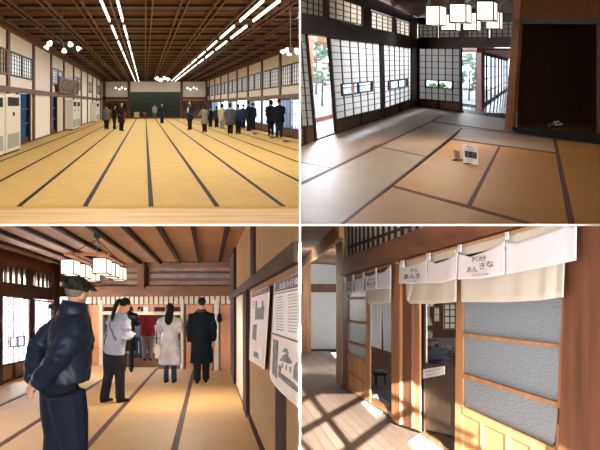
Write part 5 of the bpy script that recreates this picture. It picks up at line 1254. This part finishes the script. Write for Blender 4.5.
# things on the stand
z3 = []
def thing_at(name, label, cat, px, py, off): 
    p = FA.P(px, py, off); return p, empty(name, p, label, cat)
p, t = thing_at('folded_cloth', 'blue and red patterned cloth bundle at the front of the display stand', 'cloth', 437, 366.5, -.30)
m = plain('patterned_cloth', (.11, .20, .42), .8, var=.6, scale=16, c2=(.30, .08, .09))
pts = [FA.P(425.5, 366, -.2), FA.P(449.5, 361, -.25), FA.P(443, 352.5, -.6), FA.P(428, 353, -.6)]
MB().prism(pts, (0, 0, .035)).build('cloth', m, t, clip=EC, bevel=.01)
MB().prism([p_+V((0, 0, .035)) for p_ in (pts[0].lerp(pts[1], .2), pts[0].lerp(pts[1], .9), pts[2].lerp(pts[3], .3), pts[2].lerp(pts[3], .8))], (0, 0, .03)).build('cloth_fold', plain('blue_fold', (.20, .36, .60), .8), t, clip=EC, bevel=.008)
for (x, y, r, c_, nme, lb, cat) in ((429, 343.5, 2.6, (.55, .30, .20), 'straw_doll', 'round peach coloured doll, left one on the shelf', 'doll'), (436.5, 342, 2.3, (.62, .36, .26), 'straw_doll', 'round peach coloured doll, right one on the shelf', 'doll')):
    p, t = thing_at(nme, lb, cat, x, y, -.7); R_ = r/F*p.y
    MB().ell(p, (R_, R_, R_*.95), n=12, m=9).build('head', cloth(c_), t, smooth=True); MB().rings([(p.x, p.y, p.z-R_*1.9, R_*1.1, R_*1.1), (p.x, p.y, p.z-R_*1.1, R_*.8, R_*.8), (p.x, p.y, p.z-R_*.6, R_*.4, R_*.4)]).build('body', cloth((.16, .06, .05)), t, smooth=True)
for (x, y0, y1, w_, nme, lb, cat) in ((429.5, 332, 339, 3, 'white_cup', 'white cup on the upper shelf of the shop opening', 'cup'), (429, 317, 325, 3.4, 'white_lampshade', 'small white conical shade hanging above the cup', 'lampshade')):
    p, t = thing_at(nme, lb, cat, x, y1, -.7); k = p.y/F; h = (y1-y0)*k
    tp = .95 if 'cup' in nme else .35
    MB().rings([(p.x, p.y, p.z, w_*k*(.8 if 'cup' in nme else 1), w_*k*(.8 if 'cup' in nme else 1)), (p.x, p.y, p.z+h*.5, w_*k*(tp+1)/2, w_*k*(tp+1)/2), (p.x, p.y, p.z+h, w_*k*tp, w_*k*tp)], 14).build('cup' if 'cup' in nme else 'shade', M['plaster'], t, smooth=True)
    MB().tube([p+V((0, 0, h)), p+V((0, 0, h+(.02 if 'cup' in nme else .3)))], .008, 5).build('rim' if 'cup' in nme else 'cord', M['plaster'], t)
t = empty('wall_shelf', FA.P(430, 340, -.8), 'dark shelves at the left inside the shop opening', 'shelf', kind='structure')
for y in (339.5,): 
    a = [FA.P(424, y, -.6), FA.P(439, y+.5, -.6), FA.P(438, y-1, -.95), FA.P(424, y-1, -.95)]; MB().prism(a, (0, 0, -.015)).build('shelf_board', M['e_post'], t, clip=EC)
# table with dishes
p = ed(447, 353, 10.5); t = empty('low_table', V((p.x, p.y, p.z-.5)), 'dark table with dishes inside the tea room', 'table')
MB().box((p.x-.16, p.y, p.z-.03), (p.x+.5, p.y+1.4, p.z)).build('tabletop', M['e_post'], t)
for dx in (-.13, .45):
    for dy in (.05, 1.3): MB().box((p.x+dx-.02, p.y+dy-.02, E.gz(p.y+dy)), (p.x+dx+.02, p.y+dy+.02, p.z-.03)).build('leg', M['e_post'], t)
for (dx, dy, r, h, c_, lb) in ((-.03, .35, .075, .05, (.35, .42, .45), 'grey glass bowl at the left on the tea room table'), (.08, .2, .04, .08, (.75, .73, .75), 'white tea cup on the tea room table')):
    q0 = V((p.x+dx, p.y+dy, p.z)); b_ = MB().rings([(q0.x, q0.y, q0.z, r*.5, r*.5), (q0.x, q0.y, q0.z+h*.5, r*.9, r*.9), (q0.x, q0.y, q0.z+h, r, r)], 14).build('bowl' if r > .05 else 'tea_cup', cloth(c_), smooth=True); tag(b_, lb, 'bowl' if r > .05 else 'cup')
# stand inside the far doorway
p = FA.P(379, 372, -.7); t = empty('round_stool', V((p.x, p.y, E.gz(p.y))), 'dark round stool in the far doorway', 'stool')
MB().rings([(p.x, p.y, p.z-.04, .14, .14), (p.x, p.y, p.z, .15, .15)], 18).build('seat', M['dark'], t, smooth=False)
for k in range(3): a_ = k*2.1; MB().tube([(p.x+.1*math.cos(a_), p.y+.1*math.sin(a_), p.z-.04), (p.x+.12*math.cos(a_), p.y+.12*math.sin(a_), E.gz(p.y))], .015, 6).build('leg', M['dark'], t)
o = MB().rings([(p.x, p.y, p.z, .05, .05), (p.x, p.y, p.z+.02, .09, .09), (p.x, p.y, p.z+.03, .095, .095)], 16).build('dish', M['grille'], smooth=True); tag(o, 'shallow grey dish on the stool in the far doorway', 'dish')
# mats on the veranda
def mat_(pts, label, n, ax):
    t = empty('door_mat', ef(*pts[0]), label, 'mat'); m = MB(); E.poly(m, pts, .005, .02); m.build('mat', plain('white_mat', (.80, .80, .84), .9, var=.03), t, clip=EC)
    m = MB(); a, b, c_, d_ = [ef(x, y, .022) for x, y in pts]
    for i in range(n):
        u0, u1 = (i+.1)/n, (i+.42)/n
        if ax: q4 = [a.lerp(b, u0), a.lerp(b, u1), d_.lerp(c_, u1), d_.lerp(c_, u0)]
        else: q4 = [a.lerp(d_, u0), b.lerp(c_, u0), b.lerp(c_, u1), a.lerp(d_, u1)]
        m.prism(q4, (0, 0, -.004))
    s_ = m.build('stripes', plain('blue_stripe', (.07, .09, .20), .9), t, clip=EC)
    if s_: s_['kind'] = 'stuff'
mat_([(376, 416.5), (361, 402.5), (377, 393.8), (392, 404.5)], 'white mat with faint blue stripes before the far doorway', 12, 1)
mat_([(446, 470), (408, 441.5), (427, 428.5), (482, 455)], 'blue striped white mat before the shop opening at the bottom edge', 16, 1)
# far end of the veranda
YE = ef(310, 351)[1]
def ew(x0, x1, y0, y1, Y, th, mat, label, name='wall_end', cat='wall'): return struct(name, ebox(x0, x1, y0, y1, Y, th), M[mat] if isinstance(mat, str) else mat, label, cat, EC)
M['endwall'] = plain('white_endwall', (.72, .72, .71), .85, .1, var=.02)
ew(299, 345, 262, 284.5, YE+.1, .1, 'endwall', 'white upper panel of the wall at the end of the veranda')
ew(299, 345, 292, 352, YE+.1, .1, 'endwall', 'white lower panel of the wall at the end of the veranda')
ew(299, 345, 284.3, 292.3, YE, .2, 'e_post', 'brown rail across the wall at the end of the veranda', seq('trim'), 'rail')
ew(299, 345, 349.5, 352.5, YE, .2, 'dark', 'dark base line of the wall at the end of the veranda', seq('trim'), 'baseboard')
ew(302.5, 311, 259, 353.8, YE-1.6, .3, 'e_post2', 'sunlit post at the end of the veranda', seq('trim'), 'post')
m = MB().prism([ed(302, 268, YE-1.6), ed(302, 259, YE-1.6), ed(339, 222, 10.3), ed(339, 238, 10.3)], (.07, 0, 0)); struct(seq('trim'), m, M['e_post2'], 'brown eaves beam running up from the end post', 'beam', EC)
m = MB().prism([ed(290, 262, YE+.2), ed(345, 266, YE+.2), ed(345, 215, 9.5), ed(290, 215, 9.5)], (0, 0, .06)); struct('ceiling_veranda', m, boards('eaves_boards', (.13, .055, .022), (0, 1, 0), 1.3, .6, .12, .35, .3, (4, 1, 1)), 'brown boarded eaves over the veranda', 'ceiling', EC)
for i, y in enumerate((247, 252.5, 257.5, 262)): ew(311, 337, y, y+2, YE-.4-.5*(3-i), .12, 'e_post', 'dark eaves batten, %s from the top at the veranda end' % ordn[i], seq('trim'), 'batten')
# sun spot shines through an added, unseen lattice shaped to cast the floor shadows
SUN = V((-.03, -14, 4.2)); YW = -5
def proj(p): d_ = p-SUN; return SUN+d_*((YW-SUN.y)/d_.y)
def shade_bar(a, b, w_):
    a, b = proj(a), proj(b); d_ = (b-a).normalized(); n_ = V((0, 1, 0)).cross(d_).normalized()*w_/2; a -= d_*.05; b += d_*.05
    return [a+n_, b+n_, b-n_, a-n_]
W_ = empty('window_front', V((.4, YW, .4)), 'unseen skewed lattice added to cast the shadows on the veranda', 'window', kind='structure')
for (a, b, w_) in (((301.8, 432.5), (359, 400), .028), ((300, 379.2), (338, 368.8), .030), ((300, 401), (338, 384), .030), ((346, 452.5), (392, 418.5), .030),
                   ((301, 384), (356, 455), .030), ((313, 362), (335, 382), .030), ((300, 440), (310, 452), .02)):
    MB().prism(shade_bar(ef(*a), ef(*b), w_), (0, .03, 0)).build('lattice_bar', M['e_post'], W_)
for (a, b, w_) in (((339, 366.5), (366, 382), .018), ((392, 401), (455, 430), .018), ((456, 440), (560, 492), .018)):
    MB().prism(shade_bar(FA.P(*a), FA.P(*b), w_), (0, .03, 0)).build('lattice_bar', M['e_post'], W_)
a, b, c_ = proj(FA.P(341, 350)), proj(FA.P(455.6, 402)), proj(FA.P(552, 448))
# added wall pieces round the opening: shade the facade, keep sun from other rooms
pts = [V((-9, YW, 7)), V((-9, YW, a.z)), V((a.x-1, YW, a.z+.02)), a, b, c_, V((c_.x+.3, YW, c_.z-.05)), V((10, YW, c_.z-.1)), V((10, YW, 7))]
struct('wall_front', MB().prism(pts, (0, -.05, 0)), M['b_wall'], 'added shade wall above the lattice, unseen behind the viewer', 'wall')
struct('wall_front', MB().box((-9, YW-.05, -4), (proj(ef(301, 445)).x-.004, YW, a.z+.04)), M['b_wall'], 'added shade wall left of the lattice, unseen behind the viewer', 'wall')
struct('wall_front', MB().box((c_.x+.3, YW-.05, -4), (10, YW, c_.z)), M['b_wall'], 'added shade wall right of the lattice, unseen behind the viewer', 'wall')
l = bpy.data.lights.new('sunlight', 'SPOT'); l.energy = 520000; l.color = (1, .90, .76); l.spot_size = math.radians(14); l.spot_blend = .05; l.shadow_soft_size = .016
o = bpy.data.objects.new('sunlight', l); COL.objects.link(o); o.location = SUN; tgt = V((.6, 9, -2.2)); o.rotation_euler = (tgt-SUN).to_track_quat('-Z', 'Y').to_euler()
# ================================================================== daylight, lamps and added fill
w = bpy.data.worlds.new('world'); SC.world = w; w.use_nodes = True
bg = w.node_tree.nodes['Background']; bg.inputs['Color'].default_value = (.86, .93, 1, 1); bg.inputs['Strength'].default_value = 3.2
def area(name, loc, to, sx, sy, p, c=(1, .95, .86), up=None):
    l = bpy.data.lights.new(name, 'AREA'); l.shape = 'RECTANGLE'; l.size = sx; l.size_y = sy; l.energy = p; l.color = c
    o = bpy.data.objects.new(name, l); COL.objects.link(o); loc = V(loc); d = (V(to)-loc).normalized(); o.location = loc
    o.rotation_euler = d.to_track_quat('-Z', 'Y').to_euler() if up is None else Matrix(((up.cross(-d)).normalized(), up, -d)).transposed().to_euler()
    return o
# hall: two double rows of tubes
for u in (-.83, 2.92):
    d = (H.W(u, 73, 0)-H.W(u, 17, 0)).normalized(); x = d.cross(V((0, 0, 1))).normalized(); z = x.cross(d)
    o = area('row_of_tubes', H.W(u, 40, ZC-.25), H.W(u, 40, 0), .5, 66, 1350, (1, .96, .88)); o.rotation_euler = Matrix((x, d, z)).transposed().to_euler()
area('fill_hall_front', (-3, 5, 2.2), (-3.5, 20, 2.2), 4, 2, 150, (1, .93, .8))  # added fill lamp at the hall's open front, out of view
# shoji room: daylight behind the paper
mid = (LW.A+LW.B)/2; zz = V((0, 0, 1)); dl = (T.W(0, 30, 0)-T.W(0, 15, 0)); dw = (LW.P(410, 60)-LW.P(302, 60)); dw = V((LW.d.x, LW.d.y, T.s)).normalized()
for k_, (f_, e_) in enumerate(((.18, 380), (.5, 1000), (.85, 900))):
    c_ = LW.A.lerp(LW.B, f_)-LW.n*1.5; c_ = V((.5, 20.5, 0)) if k_ == 0 else c_; c_.z = T.gz(c_.y)+3.3; t_ = LW.A.lerp(LW.B, f_); t_.z = T.gz(t_.y)+1.2
    area('daylight_shoji', c_, t_, (1.0 if k_ == 0 else 5.5), 1.2, e_, (.87, .91, 1), None)

area('daylight_corridor', (6.3, 44, 9.5), (6.9, 28, 5.5), 3, 3, 700, (.9, .95, 1))
area('lamp_cluster', (2.9, 14.4, 3.4), (2.9, 14.4, 0), 1.2, .8, 50, (1, .84, .62))
area('fill_shoji_front', (4, 1, 2.2), (4, 16, 2), 3, 1.6, 85, (1, .88, .74))  # added warm fill from the unseen open front, no window there
# poster room
area('daylight_left_shoji', (-7.5, 15.5, -1.6), (-3, 15, -2.6), 5, 2.5, 6500, (.9, .95, 1))
area('lamp_cluster', (-1.9, 11.3, -1.2), (-1.9, 11.3, -4), .8, 2, 60, (1, .88, .7))
area('fill_poster_front', (-1.5, 0, -1), (-1.6, 14, -2), 3, 1.6, 330, (1, .95, .9))  # fill light added before the open room front, out of view
# veranda
area('sky_fill_veranda', (.7, -4.4, -.3), (1.2, 9, -1.9), 2.6, 2.2, 520, (.84, .92, 1))  # added fill behind the viewer, standing in for open sky
area('daylight_next_room', (-3, 21.5, -2.0), (-3, 21.5, -5), 3, 2, 160)

area('fill_veranda_end', (.28, 15.5, -1.35), (.5, 23, -2.6), .45, .8, 130, (1, .97, .94))  # added lamp hung under the eaves to brighten the end wall
area('daylight_back_shoji', (7.0, 33, 9.3), (5.7, 28.5, 5.6), 2.5, 1.5, 420, (.93, .96, 1))
area('fill_poster_side', (-4.75, 8.3, -1.7), (-2, 9.6, -3), 4.5, 1.5, 110, (.95, .97, 1))  # added lamp before a solid wall, standing in for shoji out of view
